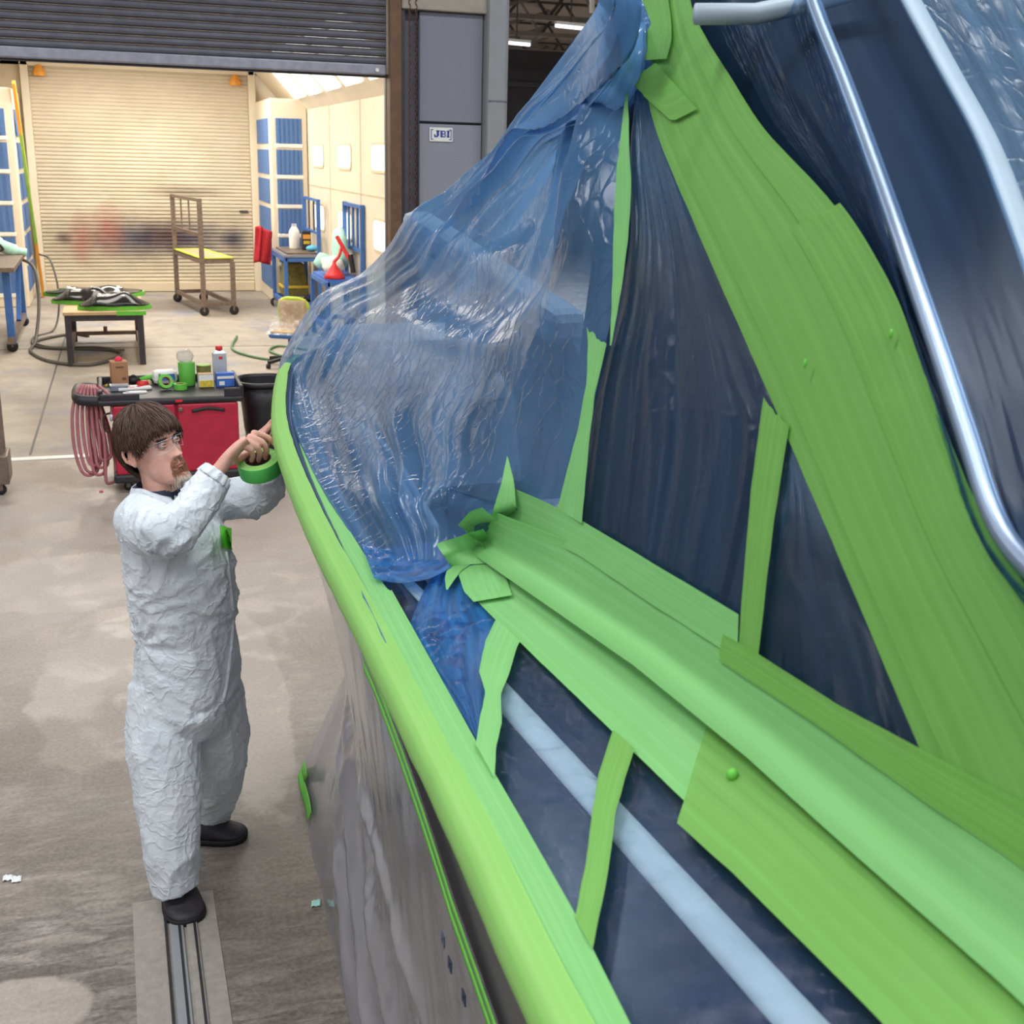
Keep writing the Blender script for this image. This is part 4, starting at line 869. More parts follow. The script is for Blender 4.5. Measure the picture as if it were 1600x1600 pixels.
# ------------------------------------------------------------------ film sheets
def nrm_field(mb, nu, nv):
    idx = lambda i, j: mb.v[j*(nu+1)+i]; N = []
    for j in range(nv+1):
        for i in range(nu+1):
            du = idx(min(i+1, nu), j)-idx(max(i-1, 0), j); dv = idx(i, min(j+1, nv))-idx(i, max(j-1, 0))
            n = du.cross(dv); n = n.normalized() if n.length > 1e-12 else V((0, 0, 1))
            p = idx(i, j)
            N.append(n if n.dot(CAM-p) > 0 else -n)
    return N
def sheet(A, B, nu, nv, disp, bulge=None):
    A = resample(catmull(A, 6), nv); B = resample(catmull(B, 6), nv)
    mb = MB().grid(lambda a, b: at(A, b).lerp(at(B, b), a), nu, nv)
    if bulge:
        for j in range(nv+1):
            for i in range(nu+1): mb.v[j*(nu+1)+i] = mb.v[j*(nu+1)+i]+bulge(i/nu, j/nv)
    N = nrm_field(mb, nu, nv)
    for j in range(nv+1):
        for i in range(nu+1):
            k = j*(nu+1)+i; mb.v[k] = mb.v[k]+N[k]*disp(i/nu, j/nv, mb.v[k])
    return mb
def ridge(x, y, z=0.):
    return 1-2*abs(noise.noise(V((x, y, z))))
def pleats(s, t, f=14, ft=1.6, seed=0., warp=.6):
    w = noise.noise(V((s*3+seed, t*2.2, seed)))*warp
    return ridge(s*f+w*2, t*ft+seed, seed)*.65+ridge(s*f*2.3+w*3, t*ft*1.7, seed+9)*.35

# cockpit tent from the roof arch down to the stern rail
Lr = [fw(930, -60, 2.12), fw(936, 0, 2.12), fw(900, 58, 2.4), fw(840, 140, 2.9), fw(780, 225, 3.3), fw(738, 265, 3.55), fw(690, 305, 3.8), fw(638, 337, 4.0), fw(604, 388, 4.35), fw(560, 430, 4.65), fw(500, 460, 4.95), fw(472, 500, 4.95), fw(447, 545, 4.8), fw(436, 578, 4.62),
      deckp(450, 650, .012), deckp(468, 700, .012), deckp(497, 762, .012), deckp(545, 840, .012), deckp(592, 912, .012)]
Rr = [winp(1000, -60, .01), winp(996, 0, .01), winp(990, 55, .01), winp(984, 110, .01), winp(976, 180, .01), winp(972, 230, .01), winp(968, 280, .01), winp(966, 330, .01), winp(963, 390, .01), winp(960, 440, .01), winp(956, 490, .01), winp(946, 540, .01), winp(932, 610, .01), winp(912, 690, .01), winp(890, 765, .01), winp(850, 800, .02), winp(800, 800, .03), winp(760, 830, .035), deckp(712, 880, .03)]
def lineup(A, per=10):
    return catmull(A, per)
La, Ra = lineup(Lr), lineup(Rr)
nu, nv = 200, 180
tm = MB().grid(lambda a, b: at(La, b).lerp(at(Ra, b), a), nu, nv)
N = nrm_field(tm, nu, nv)
for j in range(nv+1):
    b = j/nv
    for i in range(nu+1):
        a = i/nu; k = j*(nu+1)+i
        env = min(1, a*14)*min(1, (1-a)*10)*min(1, (1-b)*9)
        msk = max(.12, min(1.5, .75+1.5*noise.noise(V((a*2.6+4, b*3.4, 1.7))))); fan = a+(.25*(b-.42)*(1-a) if b > .42 else 0)
        big = .050*msk*pleats(fan, b, 6.3, 1.1, 3.1, 1.0)+.006*ridge(a*2.2+b*3.1, b*5-a*2, 12)
        fine_ = .006*msk*pleats(a, b, 19, 3, 8.2, 1.2)
        sag = -.16*sin(pi*a)*(1 if b < .45 else max(0, 1-(b-.45)*2.2)) - .05*sin(pi*a)
        rid = .022*math.exp(-((b-.42-.22*a)/.035)**2)*sin(pi*min(1, a*1.0))
        hz = .003*ridge(a*3, b*14, 5)
        tm.v[k] = tm.v[k]+N[k]*(env*(big+fine_+hz+rid))+V((0, 0, 1))*env*sag*.55
tent_bvh = BVHTree.FromPolygons([v.copy() for v in tm.v], tm.f)
def tentp(u, v, off=.01):
    d = ray(u, v).normalized(); loc, *_ = tent_bvh.ray_cast(CAM, d)
    q = deckp(u, v, .03)
    if loc is None or (q-CAM).length < (loc-CAM).length-off: return q
    return loc-d*off
def nearp(u, v, off=.01):
    a_ = winp(u, v, off); t_ = tentp(u, v, .022+off*.3)
    return a_ if (a_-CAM).length < (t_-CAM).length or (t_-CAM).length < .8*(a_-CAM).length else t_
solo('film_sheet', tm, 'film', 'broad blue film tent over the stern cockpit', 'plastic film')
# gathered film skirts where the tent meets the stern tape: milky, nearly grazing
def film_px(name, A, B, off, mat, label, place=deckp, nu=60, nv=70, amp=.006, f=8, ft=2.0, seed=1.0, off2=None):
    off2 = off if off2 is None else off2
    Ap = [place(u, v, off) for u, v in A]; Bp = [place(u, v, off2) for u, v in B]
    mb = sheet(Ap, Bp, nu, nv, lambda s, t, p: amp*pleats(s, t, f, ft, seed)*min(1, s*8+.2)*min(1, (1-s)*8+.2))
    return solo(name, mb, mat, label, 'plastic film')
film_px('film_sheet', [(590, 905), (640, 985), (745, 1160), (900, 1430), (985, 1600), (1090, 1780)], [(700, 885), (735, 930), (775, 969), (958, 1144), (1147, 1366), (1380, 1600), (1560, 1790)], .008, 'filmdeck', 'dark blue film over the side deck beside the rail tape', deckp, 70, 200, .010, 2, 34, 2.0, .008)
film_px('film_sheet', [(712, 868), (680, 893), (655, 940), (640, 990), (666, 1035), (700, 1085), (748, 1166)], [(745, 885), (765, 925), (795, 972), (785, 1010), (766, 1060), (760, 1100), (753, 1150)], .012, 'filmfold', 'bright blue doubled film flap left of the wavy deck tape strap', deckp, 40, 50, .006, 5, 4, 5.0, .013)
film_px('film_sheet', [(565, 852), (610, 858), (660, 850), (705, 848)], [(585, 905), (625, 912), (670, 905), (705, 888)], .02, 'filmfold', 'gathered blue film folds at the torn tape end', deckp, 24, 40, .012, 10, 3, 7.0, .03)
# film over the side window
film_px('film_sheet', [(1000, 95), (985, 240), (985, 370), (965, 480), (925, 620), (905, 800), (900, 830)], [(1012, 95), (1040, 190), (1110, 370), (1200, 580), (1235, 660), (1235, 770), (1180, 1030)], .005, 'filmwin', 'pleated blue film over the side window left of the green strap', winp, 90, 110, .008, 9, 1.0, 11.0)
film_px('film_sheet', [(1215, 640), (1205, 780), (1195, 900), (1180, 1050)], [(1235, 660), (1300, 810), (1370, 980), (1450, 1180)], .006, 'filmwin', 'dark blue film over the front corner of the side window', winp, 50, 60, .005, 4, 3, 13.0)
# film over the windscreen
def between(A, B, k0, k1, nu, nv, disp, lift):
    mb = MB().grid(lambda a, b: at(A, b).lerp(at(B, b), k0+(k1-k0)*a), nu, nv); N = nrm_field(mb, nu, nv)
    for j in range(nv+1):
        for i in range(nu+1):
            k = j*(nu+1)+i; mb.v[k] = mb.v[k]+N[k]*(lift(i/nu, j/nv)+disp(i/nu, j/nv))
    return mb
solo('film_sheet', between(E_, T_, 0, 1.0, 60, 120, lambda a, b: .008*pleats(a+b*.6, b, 14, 2.0, 21)*min(1, a*6), lambda a, b: .004+.010*a), 'filmtight', 'blue film stretched between the raked green band and polished tube', 'plastic film')
solo('film_sheet', between(T_, R_, 0, 1.0, 50, 120, lambda a, b: .0015*pleats(a, b, 5, 5, 23)*(1 if b > .4 else .2)*min(1, (1-a)*6), lambda a, b: .012), 'filmtight', 'tight blue film over the dark windscreen glass', 'plastic film')
solo('film_sheet', between(R_, O_, 0, 1.0, 70, 120, lambda a, b: .012*pleats(a, b, 10, 8, 27)*min(1, a*6), lambda a, b: .012), 'filmbright', 'pale wrinkled blue film at the top right corner', 'plastic film')

# ------------------------------------------------------------------ masking tape
def tape(label, A, B, place, off=.016, mat='tape', nu=14, nv=60, jag0=0., jag1=0., wav=.0009, seed=0., fn=None, name='tape_strip', samples=None):
    if samples: Ap, Bp = samples
    else: Ap = resample([place(u, v, off) for u, v in A], nv); Bp = resample([place(u, v, off) for u, v in B], nv)
    def f(a, b):
        bb = b
        if jag0 and b == 0: bb = jag0*(abs(noise.noise(V((a*5+seed, seed, 1))))*1.6)
        if jag1 and b == 1: bb = 1-jag1*(abs(noise.noise(V((a*5+seed, seed, 7))))*1.6)
        p = at(Ap, bb).lerp(at(Bp, bb), a)
        if fn: p = p+fn(a, bb)
        return p
    mb = MB().grid(f, nu, nv); N = nrm_field(mb, nu, nv)
    for i in range(len(mb.v)):
        p = mb.v[i]; mb.v[i] = p+N[i]*wav*(noise.noise(p*14+V((seed, 0, 0)))+.6*noise.noise(p*34+V((0, seed, 0))))
    return solo(name, mb, mat, label, 'tape')
# rail: outer lime wrap and inner flat strips
railw = [p for p in rail if p.y > -1.2]
def arc(i_, n_, r, a0, a1):
    pass
def railtape(label, y0, y1, a0, a1, r, mat, seed, extra=None):
    pts = resample([p for p in rail if y0 <= p.y <= y1 and p.x < 1.65], 90); rr = []
    for i, p in enumerate(pts):
        t = (pts[min(i+1, 90)]-pts[max(i-1, 0)]).normalized(); side = V((0, 0, 1)).cross(t).normalized()  # towards port
        ring = [p+side*(r*cos(a))+V((0, 0, 1))*(r*sin(a)) for a in [a0+(a1-a0)*k/14 for k in range(15)]]
        if extra: ring += extra(p, side, ring[-1])
        rr.append(ring)
    m = len(rr[0]); mb = MB().grid(lambda a, b: rr[int(round(b*90))][int(round(a*(m-1)))], m-1, 90)
    for i in range(len(mb.v)): p = mb.v[i]; mb.v[i] = p+V((0, 0, 1))*.0016*noise.noise(p*16+V((seed, 0, 0)))+V((.0016, 0, 0))*noise.noise(p*20+V((0, seed, 0)))
    return solo('tape_strip', mb, mat, label, 'tape')
railtape('long lime tape wrapped round the outer rub rail', -1.2, 4.66, -1.35, 1.75, RR, 'taper', 1.)
inn = [(436, 585), (447, 640), (472, 700), (503, 760), (553, 840), (603, 918), (614, 926)]
outn = [(432, 600), (433, 640), (450, 700), (474, 752), (515, 840), (560, 930), (572, 955)]
tape('flat green tape along the far stern rail, ending square at the blue flap', outn, inn, deckp, .021, 'tape', 10, 70, 0, .0, .001, 2.)
tape('wide flat green tape along the near half of the rail', [(566, 938), (590, 992), (640, 1100), (715, 1250), (800, 1430), (880, 1600), (960, 1770)], [(612, 922), (650, 990), (745, 1160), (815, 1280), (900, 1430), (985, 1600), (1085, 1785)], deckp, .024, 'tape', 12, 90, .012, 0, .0014, 3.)
solo('film_edge', MB().grid(lambda a, b: deckp(*[(1-a)*p+a*q for p, q in zip(((1-b)*478+b*602, (1-b)*766+b*1004), ((1-b)*481+b*604+5*sin(pi*b), (1-b)*770+b*1003+2))], .030), 2, 40), 'filmfold', 'thin dark blue slit of film between two rail tapes', 'plastic film')
# raked upper band on the window pillar: overlapping strips
Lp = [V((u, v, 0)) for u, v in ((1000, -40), (1010, 20), (1006, 60), (1010, 120), (1030, 210), (1100, 375), (1197, 595), (1300, 835), (1440, 1165), (1530, 1370))]
Rp = [V((u, v, 0)) for u, v in ((1070, -40), (1092, 35), (1150, 130), (1200, 205), (1290, 300), (1345, 375), (1400, 480), (1440, 590), (1520, 790), (1600, 925), (1740, 1160))]
LpS, RpS = resample(catmull(Lp, 6), 80), resample(catmull(Rp, 6), 80)
def band(label, f0, f1, b0, b1, off, mat, seed, jag=.03):
    n = 80
    A = [(lambda q: winp(q.x, q.y, off))(at(LpS, b0+(b1-b0)*i/n).lerp(at(RpS, b0+(b1-b0)*i/n), f0)) for i in range(n+1)]
    B = [(lambda q: winp(q.x, q.y, off))(at(LpS, b0+(b1-b0)*i/n).lerp(at(RpS, b0+(b1-b0)*i/n), f1)) for i in range(n+1)]
    return tape(label, None, None, None, mat=mat, nu=14, nv=n, jag0=jag, seed=seed, samples=(A, B), wav=.0009)
band('left edge strip of the raked green band on the window pillar', -.02, .46, .11, 1, .016, 'tape_dim', 4., .02)
band('middle strip of the raked green band, reaching the picture top', .10, .78, 0, 1, .018, 'tape_dim', 5., 0)
band('right edge strip of the raked green band beside the windscreen film', .70, .985, 0, .50, .020, 'tape_dim', 6., .0)
band('lower right strip of the raked green band near the polished tube', .62, 1.03, .315, 1, .0225, 'tape_dim', 7., .006)
tape('short torn tape piece at the upper tip of the raked band', [(986, 128), (1003, 112), (1024, 98)], [(1006, 150), (1050, 190), (1090, 170)], winp, .0245, 'tape_dim', 8, 10, .1, 0, .002, 8.)
tape('square torn tape tab at the picture top beside the tent film', [(992, -30), (1018, 38), (1000, 66), (1004, 94)], [(1040, -30), (1048, 35), (1050, 60), (1042, 92)], winp, .0255, 'tape_dim', 8, 16, .0, 0, .002, 9.)
# lower band: deck strip, crease, upper strip with moulded lip
low = [(728, 922), (775, 969), (812, 1003), (958, 1144), (989, 1173), (1062, 1288), (1147, 1366), (1350, 1569), (1380, 1600), (1560, 1790)]
lowA = [(730, 924), (775, 969), (812, 1003), (958, 1144), (1075, 1257)]
cre = [(770, 880), (1020, 1040), (1200, 1180), (1350, 1310), (1600, 1520), (1790, 1690)]
cre1 = [(745, 865), (770, 880), (916, 975), (1020, 1040), (1131, 1127)]
tape('far half of the green deck strip below the cabin crease', lowA, cre1, deckp, .020, 'tape', 16, 60, .012, 0, .0014, 10.)
tape('near half of the green deck strip below the cabin crease', [(1058, 1286), (1147, 1366), (1350, 1569), (1380, 1600), (1560, 1790)], [(1110, 1112), (1200, 1180), (1350, 1310), (1600, 1520), (1790, 1690)], deckp, .024, 'tape_dim', 16, 70, 0, 0, .0014, 11.)
creU = [(752, 852), (1020, 1030), (1200, 1170), (1350, 1300), (1600, 1510), (1790, 1680)]
UP_ = V((0, 0, 1))
def lip(a, b): return WN*(.030*math.exp(-(a/.13)**2)+.004)-UP_*(.014*math.exp(-(a/.08)**2))
tape('green strip along the moulded lip above the cabin crease', creU, [(775, 800), (905, 850), (1154, 1010), (1440, 1200), (1700, 1370), (1800, 1450)], nearp, .014, 'tape', 24, 90, .01, 0, .0012, 12., fn=lip)
tape('green strip under the side window sill, left half', [(790, 812), (905, 868), (1020, 945), (1152, 1030)], [(803, 763), (850, 783), (910, 814), (1154, 960)], nearp, .022, 'tape', 12, 50, .02, .0, .0014, 13.)
tape('green strip under the side window sill, right half', [(1120, 1030), (1280, 1135), (1440, 1250), (1560, 1330), (1760, 1480)], [(1128, 990), (1185, 1022), (1307, 1100), (1441, 1171), (1760, 1340)], winp, .024, 'tape_dim', 12, 60, .01, .0, .0014, 14.)
# torn tabs at the far end of the lower band
tape('round torn tape tab where the lower band meets the tent film', [(753, 793), (735, 800), (716, 820), (730, 832)], [(775, 810), (772, 830), (765, 850), (770, 868)], tentp, .075, 'tape', 8, 16, .0, .0, .002, 15.)
tape('pointed torn tape tab at the far end of the lower band', [(681, 850), (692, 866), (704, 884)], [(755, 826), (770, 850), (775, 880)], tentp, .062, 'tape', 8, 14, .0, .0, .002, 16.)
tape('small hanging tape tail below the torn band end', [(700, 884), (695, 902), (697, 921)], [(737, 880), (720, 892), (699, 922)], tentp, .034, 'tape', 5, 10, 0, 0, .001, 17.)
tape('square end of the deck strip by the bright blue flap', [(714, 890), (725, 924), (740, 940)], [(775, 870), (790, 900), (800, 930)], deckp, .028, 'tape', 8, 12, .1, 0, .001, 18.)
tape('tall pointed tape spike rising at the tent film edge', [(793, 712), (783, 755), (770, 800), (762, 835)], [(796, 722), (803, 752), (806, 790), (812, 830)], tentp, .045, 'tape', 8, 24, 0, 0, .0016, 19.)
# straps
tape('wavy green strap crossing the side deck near the blue flap', [(775, 965), (758, 1000), (749, 1050), (759, 1083), (750, 1122), (744, 1164)], [(812, 1000), (794, 1053), (783, 1087), (784, 1131), (775, 1169), (772, 1214)], deckp, .030, 'tape', 8, 40, 0, 0, .003, 20.)
tape('straight green strap crossing the side deck nearer the camera', [(958, 1140), (935, 1210), (925, 1270), (915, 1350), (898, 1432)], [(992, 1170), (975, 1220), (962, 1270), (950, 1360), (926, 1482)], deckp, .028, 'tape_dim', 8, 40, 0, 0, .002, 21.)
tape('upright green strap crossing the side window', [(1193, 620), (1174, 762), (1163, 890), (1153, 1012)], [(1233, 664), (1210, 811), (1198, 910), (1184, 1030)], winp, .020, 'tape_dim', 8, 36, .03, 0, .0012, 22.)
tape('lower upright green strap between tent film and window', [(917, 511), (917, 600), (898, 690), (870, 795)], [(948, 537), (930, 615), (920, 690), (909, 818)], winp, .026, 'tape', 8, 36, .05, 0, .002, 23.)
tape('upper narrow green strap along the tent film edge', [(978, 145), (965, 255), (959, 330), (957, 430), (953, 540)], [(981, 145), (986, 290), (981, 375), (971, 450), (955, 540)], winp, .028, 'tape', 8, 40, 0, 0, .002, 24.)
tape('forked tape end beside the top of the raked band', [(969, 67), (976, 90), (978, 122)], [(996, 64), (986, 95), (980, 124)], winp, .030, 'tape', 6, 12, .05, 0, .001, 25.)
for i, (u, v, lb) in enumerate(((1144, 1210, 'small dark green tape crumb stuck on the lower band'), (1258, 568, 'tiny upright tape curl on the raked band'), (1392, 522, 'tiny tape curl near the right edge of the raked band'))):
    p = deckp(u, v, .028) if i == 0 else winp(u, v, .034)
    solo('tape_curl', crumple(p, (.008, .007, .008) if i == 0 else (.0025, .003, .006), i+3, 12, 8, .4), 'gtape', lb, 'tape')
# grey film skirt hanging from the hull
top = [(4.40, .62, .86)]
ST = []
for y in [i*.05+.2 for i in range(86)]:
    zt = 1.18+(y-.9)*.22 if y < 1.4 else (1.29+(y-1.4)*.235 if y < 2.2 else 1.478)
    x = hull_x(y, zt)-.008
    ST.append(V((x, y, zt)))
SB = [V((.53+max(0, y-3.0)*.045+.012*noise.noise(V((y*4, 0, 0))), y, .004)) for y in [i*.05+.2 for i in range(86)]]
def skirt_pt(a, b):
    p, q = at(ST, b), at(SB, b); y = p.y; z = p.z+(q.z-p.z)*a
    bend = max(0, min(1, (y-2.0)/2.2))
    xin = hull_x(y, max(z, .75))-.012
    x = p.x+(q.x-p.x)*a
    if bend > 0:
        xk = xin if z > .66 else xin+(q.x-xin)*(1-z/.66)
        x = x*(1-bend)+xk*bend
    f = sin(pi*min(1, a*1.02))
    x += f*.013*pleats(b+a*.30, a, 9, .8, 31)
    for b0, a0, b1, a1, amp, wd in ((.985, .55, .30, .97, .040, .030), (.985, .60, .62, .97, .024, .020), (.985, .5, .10, .72, .032, .030), (.97, .35, .45, .40, .018, .03), (.86, .1, .75, .9, .014, .018)):
        dx_, dy_ = b1-b0, a1-a0; L2 = dx_*dx_+dy_*dy_; tt = max(0, min(1, ((b-b0)*dx_+(a-a0)*dy_)/L2)); dd = sqrt((b-b0-tt*dx_)**2+(a-a0-tt*dy_)**2)
        x -= amp*math.exp(-(dd/wd)**2)*min(1, tt*6+.3)+f*.0015*pleats(b, a, 22, 2, 33)
    return V((x, y, z))
solo('film_skirt', MB().grid(skirt_pt, 170, 300), 'skirt', 'long clear greyish film skirt hanging from the hull to the floor', 'plastic film')
for k, lb in ((0, 'upper thin green tape line along the dark hull'), (1, 'lower thin green tape line holding the film skirt')):
    pts = [p+V((-.006, 0, .012-.026*k)) for p in ST if p.y < 2.3]
    solo('tape_line', MB().grid(lambda a, b: at(pts, b)+V((-.002, 0, -.018*a)), 2, 60), 'gtape', lb, 'tape', solid=.001)
solo('tape_tab', MB().grid(lambda a, b: skirt_pt(.955+.03*a, .992-.085*b)+V((-.012, 0, .004)), 3, 12).grid(lambda a, b: skirt_pt(.955-.035*a, .992-.03*b-.012*a)+V((-.016-.012*a, 0, .006)), 3, 3), 'gtape', 'green tape tab pinching the far corner of the film skirt', 'tape', solid=.002)
for i, (u, v) in enumerate(((703, 1466), (714, 1505), (736, 1556))):
    zz = (1.22, 1.20, 1.17)[i]; q = onX(u, v, .465)
    solo('skirt_print', MB().box(q+V((-.012, 0, 0)), (.002, .02, .022)).box(q+V((-.0135, 0, .004)), (.002, .008, .006)), 'shirt' if i else 'vinyl', ['faint printed mark on the skirt film, farthest of three', 'middle small dark print on the skirt film edge', 'nearest small dark print on the skirt film edge'][i], 'print', smooth=False)

# ================================================================== THE MAN
FD, LD, UP = V((.82, -.57, 0)).normalized(), V((.57, .82, 0)).normalized(), V((0, 0, 1))
man = thing('person', 'man in white coverall and clear glasses pressing green tape on the boat rail', 'person', (.16, 3.9, 0))
def solidify_union(mb, voxel, smooth_it, fac=.5):
    me = mb.mesh('tmp'); o = bpy.data.objects.new('tmp', me); COL.objects.link(o)
    r = o.modifiers.new('r', 'REMESH'); r.mode = 'VOXEL'; r.voxel_size = voxel
    if smooth_it: s_ = o.modifiers.new('s', 'SMOOTH'); s_.iterations = smooth_it; s_.factor = fac
    dg = bpy.context.evaluated_depsgraph_get(); dg.update()
    out = bpy.data.meshes.new_from_object(o.evaluated_get(dg))
    bpy.data.objects.remove(o); bpy.data.meshes.remove(me)
    return out
def ering(c, A, B, n=28, e=2.3):
    r = []
    for k in range(n):
        a = 2*pi*k/n; ca, sa = cos(a), sin(a)
        r.append(c+A*(abs(ca)**(2/e)*(1 if ca > 0 else -1))+B*(abs(sa)**(2/e)*(1 if sa > 0 else -1)))
    return r
# coverall
sm_ = MB()
sm_.rings([ering(fw(u, v, k), LD*w, FD*d) for u, v, w, d, k in (
    (249, 770, .085, .080, 3.77), (249, 780, .135, .100, 3.76), (254, 796, .180, .130, 3.75), (272, 835, .192, .155, 3.74), (281, 885, .192, .168, 3.74),
    (287, 940, .182, .168, 3.74), (291, 985, .168, .152, 3.74), (294, 1015, .178, .160, 3.74), (293, 1060, .188, .168, 3.74), (292, 1100, .182, .165, 3.73), (297, 1134, .14, .13, 3.73))])
def limb(pts, up=LD):
    P = [fw(u, v, k) for u, v, k, r in pts]; R = [r for *_, r in pts]
    C = catmull(P, 5); RR_ = []
    for i in range(len(P)-1): RR_ += [R[i]+(R[i+1]-R[i])*t/5 for t in range(5)]
    RR_.append(R[-1]); sm_.tube(C, RR_, 22)
    return C
limb([(258, 1070, 3.69, .118), (257, 1150, 3.64, .126), (261, 1210, 3.60, .119), (264, 1270, 3.56, .105), (268, 1320, 3.53, .092), (272, 1362, 3.52, .084), (277, 1388, 3.515, .080)])
limb([(325, 1075, 3.80, .118), (334, 1140, 3.85, .122), (339, 1190, 3.90, .104), (336, 1235, 3.95, .090), (328, 1268, 3.98, .075), (322, 1286, 3.99, .066)])
limb([(217, 806, 3.60, .076), (232, 822, 3.49, .082), (260, 830, 3.38, .080), (293, 806, 3.41, .067), (320, 770, 3.47, .059), (332, 750, 3.495, .054), (336, 743, 3.50, .046)])
limb([(312, 782, 3.86, .078), (358, 780, 3.92, .076), (400, 776, 3.93, .074), (417, 756, 3.90, .064), (414, 735, 3.86, .055), (409, 718, 3.83, .044)])
suit_me = solidify_union(sm_, .0085, 5)
cin = fw(228, 1000, 3.62); cro = fw(345, 1110, 3.62); elb = fw(262, 868, 3.36)
co = np.zeros(len(suit_me.vertices)*3); suit_me.vertices.foreach_get('co', co)
nn = [V(v.normal) for v in suit_me.vertices]
def fold(p):
    q = V((p.x*1.0, p.y*1.0, p.z*(.40 if p.z < .95 else .40+.3*min(1, (p.z-.95)/.2))))
    w = noise.noise_vector(q*5)*.35
    a = 1-abs(noise.noise(q*8+w*2)); b = 1-abs(noise.noise(q*17+w*3)); c = 1-abs(noise.noise(p*34+w*3))
    d = .011*(a**7-.35)+.0045*(b**7-.35)+.0018*(c**4-.4)
    for cc, k, amp, rad in ((cin, 11, .010, .13), (cro, 9, .008, .12), (elb, 9, .009, .12)):
        r = p-cc; l = r.length
        if l < .4: d += amp*math.exp(-(l/rad)**2)*sin(k*atan2(r.z, r.dot(FD-LD*.6))+6*noise.noise(p*4))*min(1, l*18)
    return d
for i in range(len(nn)):
    p = V(co[3*i:3*i+3]); q = p+nn[i]*fold(p); co[3*i:3*i+3] = q
suit_me.vertices.foreach_set('co', co); suit_me.update()
suit_bvh = BVHTree.FromPolygons([V(co[3*i:3*i+3]) for i in range(len(nn))], [tuple(p.vertices) for p in suit_me.polygons])
suit = link('coverall', suit_me, 'suit', man, smooth=True, world=True)
def on_suit(u, v, off=.004):
    d = ray(u, v).normalized(); loc, n, *_ = suit_bvh.ray_cast(CAM, d)
    if loc is None: return fw(u, v, 3.6)
    return loc+n*off if n.dot(d) < 0 else loc-n*off
part('chest_tape', MB().grid(lambda a, b: on_suit(342+20*a+3*b*(1-a), 822+34*b+3*a), 8, 10), 'gtape', man, smooth=True, world=True)
zp = [on_suit(u, v, .002) for u, v in [(353, 862), (356, 890), (359, 915), (362, 945), (363, 975), (361, 1005), (358, 1035), (354, 1065), (349, 1092)]]
part('zip_flap', MB().tube(catmull(zp, 4), [(.006, .003)]*33, 8), 'suit', man, smooth=True, world=True)
# elastic cuffs and collar
def ruffle(c0, c1, r0, r1, seed, n=44):
    d = (c1-c0).normalized(); x = d.orthogonal().normalized(); y = d.cross(x)
    return [[c0.lerp(c1, t)+(x*cos(2*pi*k/n)+y*sin(2*pi*k/n))*(r0+(r1-r0)*t+.0045*sin(11*2*pi*k/n/1+seed)*(1-abs(2*t-1)*.3)) for k in range(n)] for t in (0, .25, .5, .75, 1)]
part('cuff', MB().rings(ruffle(fw(331, 750, 3.495), fw(341, 737, 3.51), .052, .043, 1), caps=False), 'suit', man, smooth=True, solid=.003, world=True)
part('cuff', MB().rings(ruffle(fw(409, 722, 3.835), fw(406, 709, 3.83), .046, .038, 2), caps=False), 'suit', man, smooth=True, solid=.003, world=True)

# head, neck, hands: one continuous skin mesh
HC = fw(239, 699, 3.74)
HY = radians(44); FH = V((sin(HY), -cos(HY), .25)).normalized(); LH = (UP.cross(FH).normalized()+UP*.12).normalized(); LH = (LH-FH*LH.dot(FH)).normalized(); UH = FH.cross(LH).normalized()
# tilt: top of the head slightly back
def H(x, y, z): return HC + LH*x + FH*y + UH*z
prof = [(-.128, .066, .028, .014), (-.122, .084, .004, .032), (-.108, .092, -.024, .046), (-.088, .089, -.048, .055), (-.062, .087, -.064, .062), (-.036, .0865, -.076, .067), (-.010, .083, -.088, .070), (.015, .082, -.096, .073), (.040, .088, -.101, .076), (.065, .084, -.099, .076), (.090, .068, -.086, .069), (.110, .040, -.060, .051), (.122, .010, -.030, .022)]
def pr(z):
    for a, b in zip(prof, prof[1:]):
        if a[0] <= z <= b[0]:
            t = (z-a[0])/(b[0]-a[0]); t = t*t*(3-2*t)*.5+t*.5
            return [a[i]+(b[i]-a[i])*t for i in range(4)]
    return prof[0] if z < prof[0][0] else prof[-1]
def g2(x, z, cx, cz, sx, sz): return math.exp(-((x-cx)/sx)**2-((z-cz)/sz)**2)
def face_disp(x, z):
    ax = abs(x); d = 0
    # nose
    if -.052 < z < .03:
        k = (.022-z)/.060; k = max(0, min(1, k)); w = .0075+.0075*k
        d += (.006+.023*k**1.25)*math.exp(-(x/w)**2)*(1 if z > -.036 else max(0, 1-(-.036-z)/.010))
    d += .008*g2(ax, z, .0135, -.034, .0065, .008)
    d -= .013*g2(ax, z, .031, .008, .0165, .0125)
    d += .006*g2(ax, z, .030, .031, .022, .008)+.003*g2(x, z, 0, .03, .02, .01)
    d += .005*g2(ax, z, .044, -.018, .02, .016)
    d += .006*g2(x, z, 0, -.062, .022, .006)+.0065*g2(x, z, 0, -.075, .018, .006)-.004*g2(x, z, 0, -.0685, .024, .0025)-.004*g2(x, z, 0, -.087, .02, .006)
    d += .007*g2(x, z, 0, -.108, .02, .014)
    return d
hm_ = MB(); NA, NZ = 84, 84; rr = []
for j in range(NZ+1):
    z = -.128+.25*j/NZ; _, yf, yb, a = pr(z); c = (yf+yb)/2; h = (yf-yb)/2; ring = []
    for k in range(NA):
        t = 2*pi*k/NA; e = 2.25
        x = a*abs(sin(t))**(2/e)*(1 if sin(t) > 0 else -1); y = c+h*abs(cos(t))**(2/e)*(1 if cos(t) > 0 else -1)
        if cos(t) > 0: y += face_disp(x, z)*min(1, cos(t)*2.0)
        ring.append(H(x, y, z))
    rr.append(ring)
hm_.rings(rr)
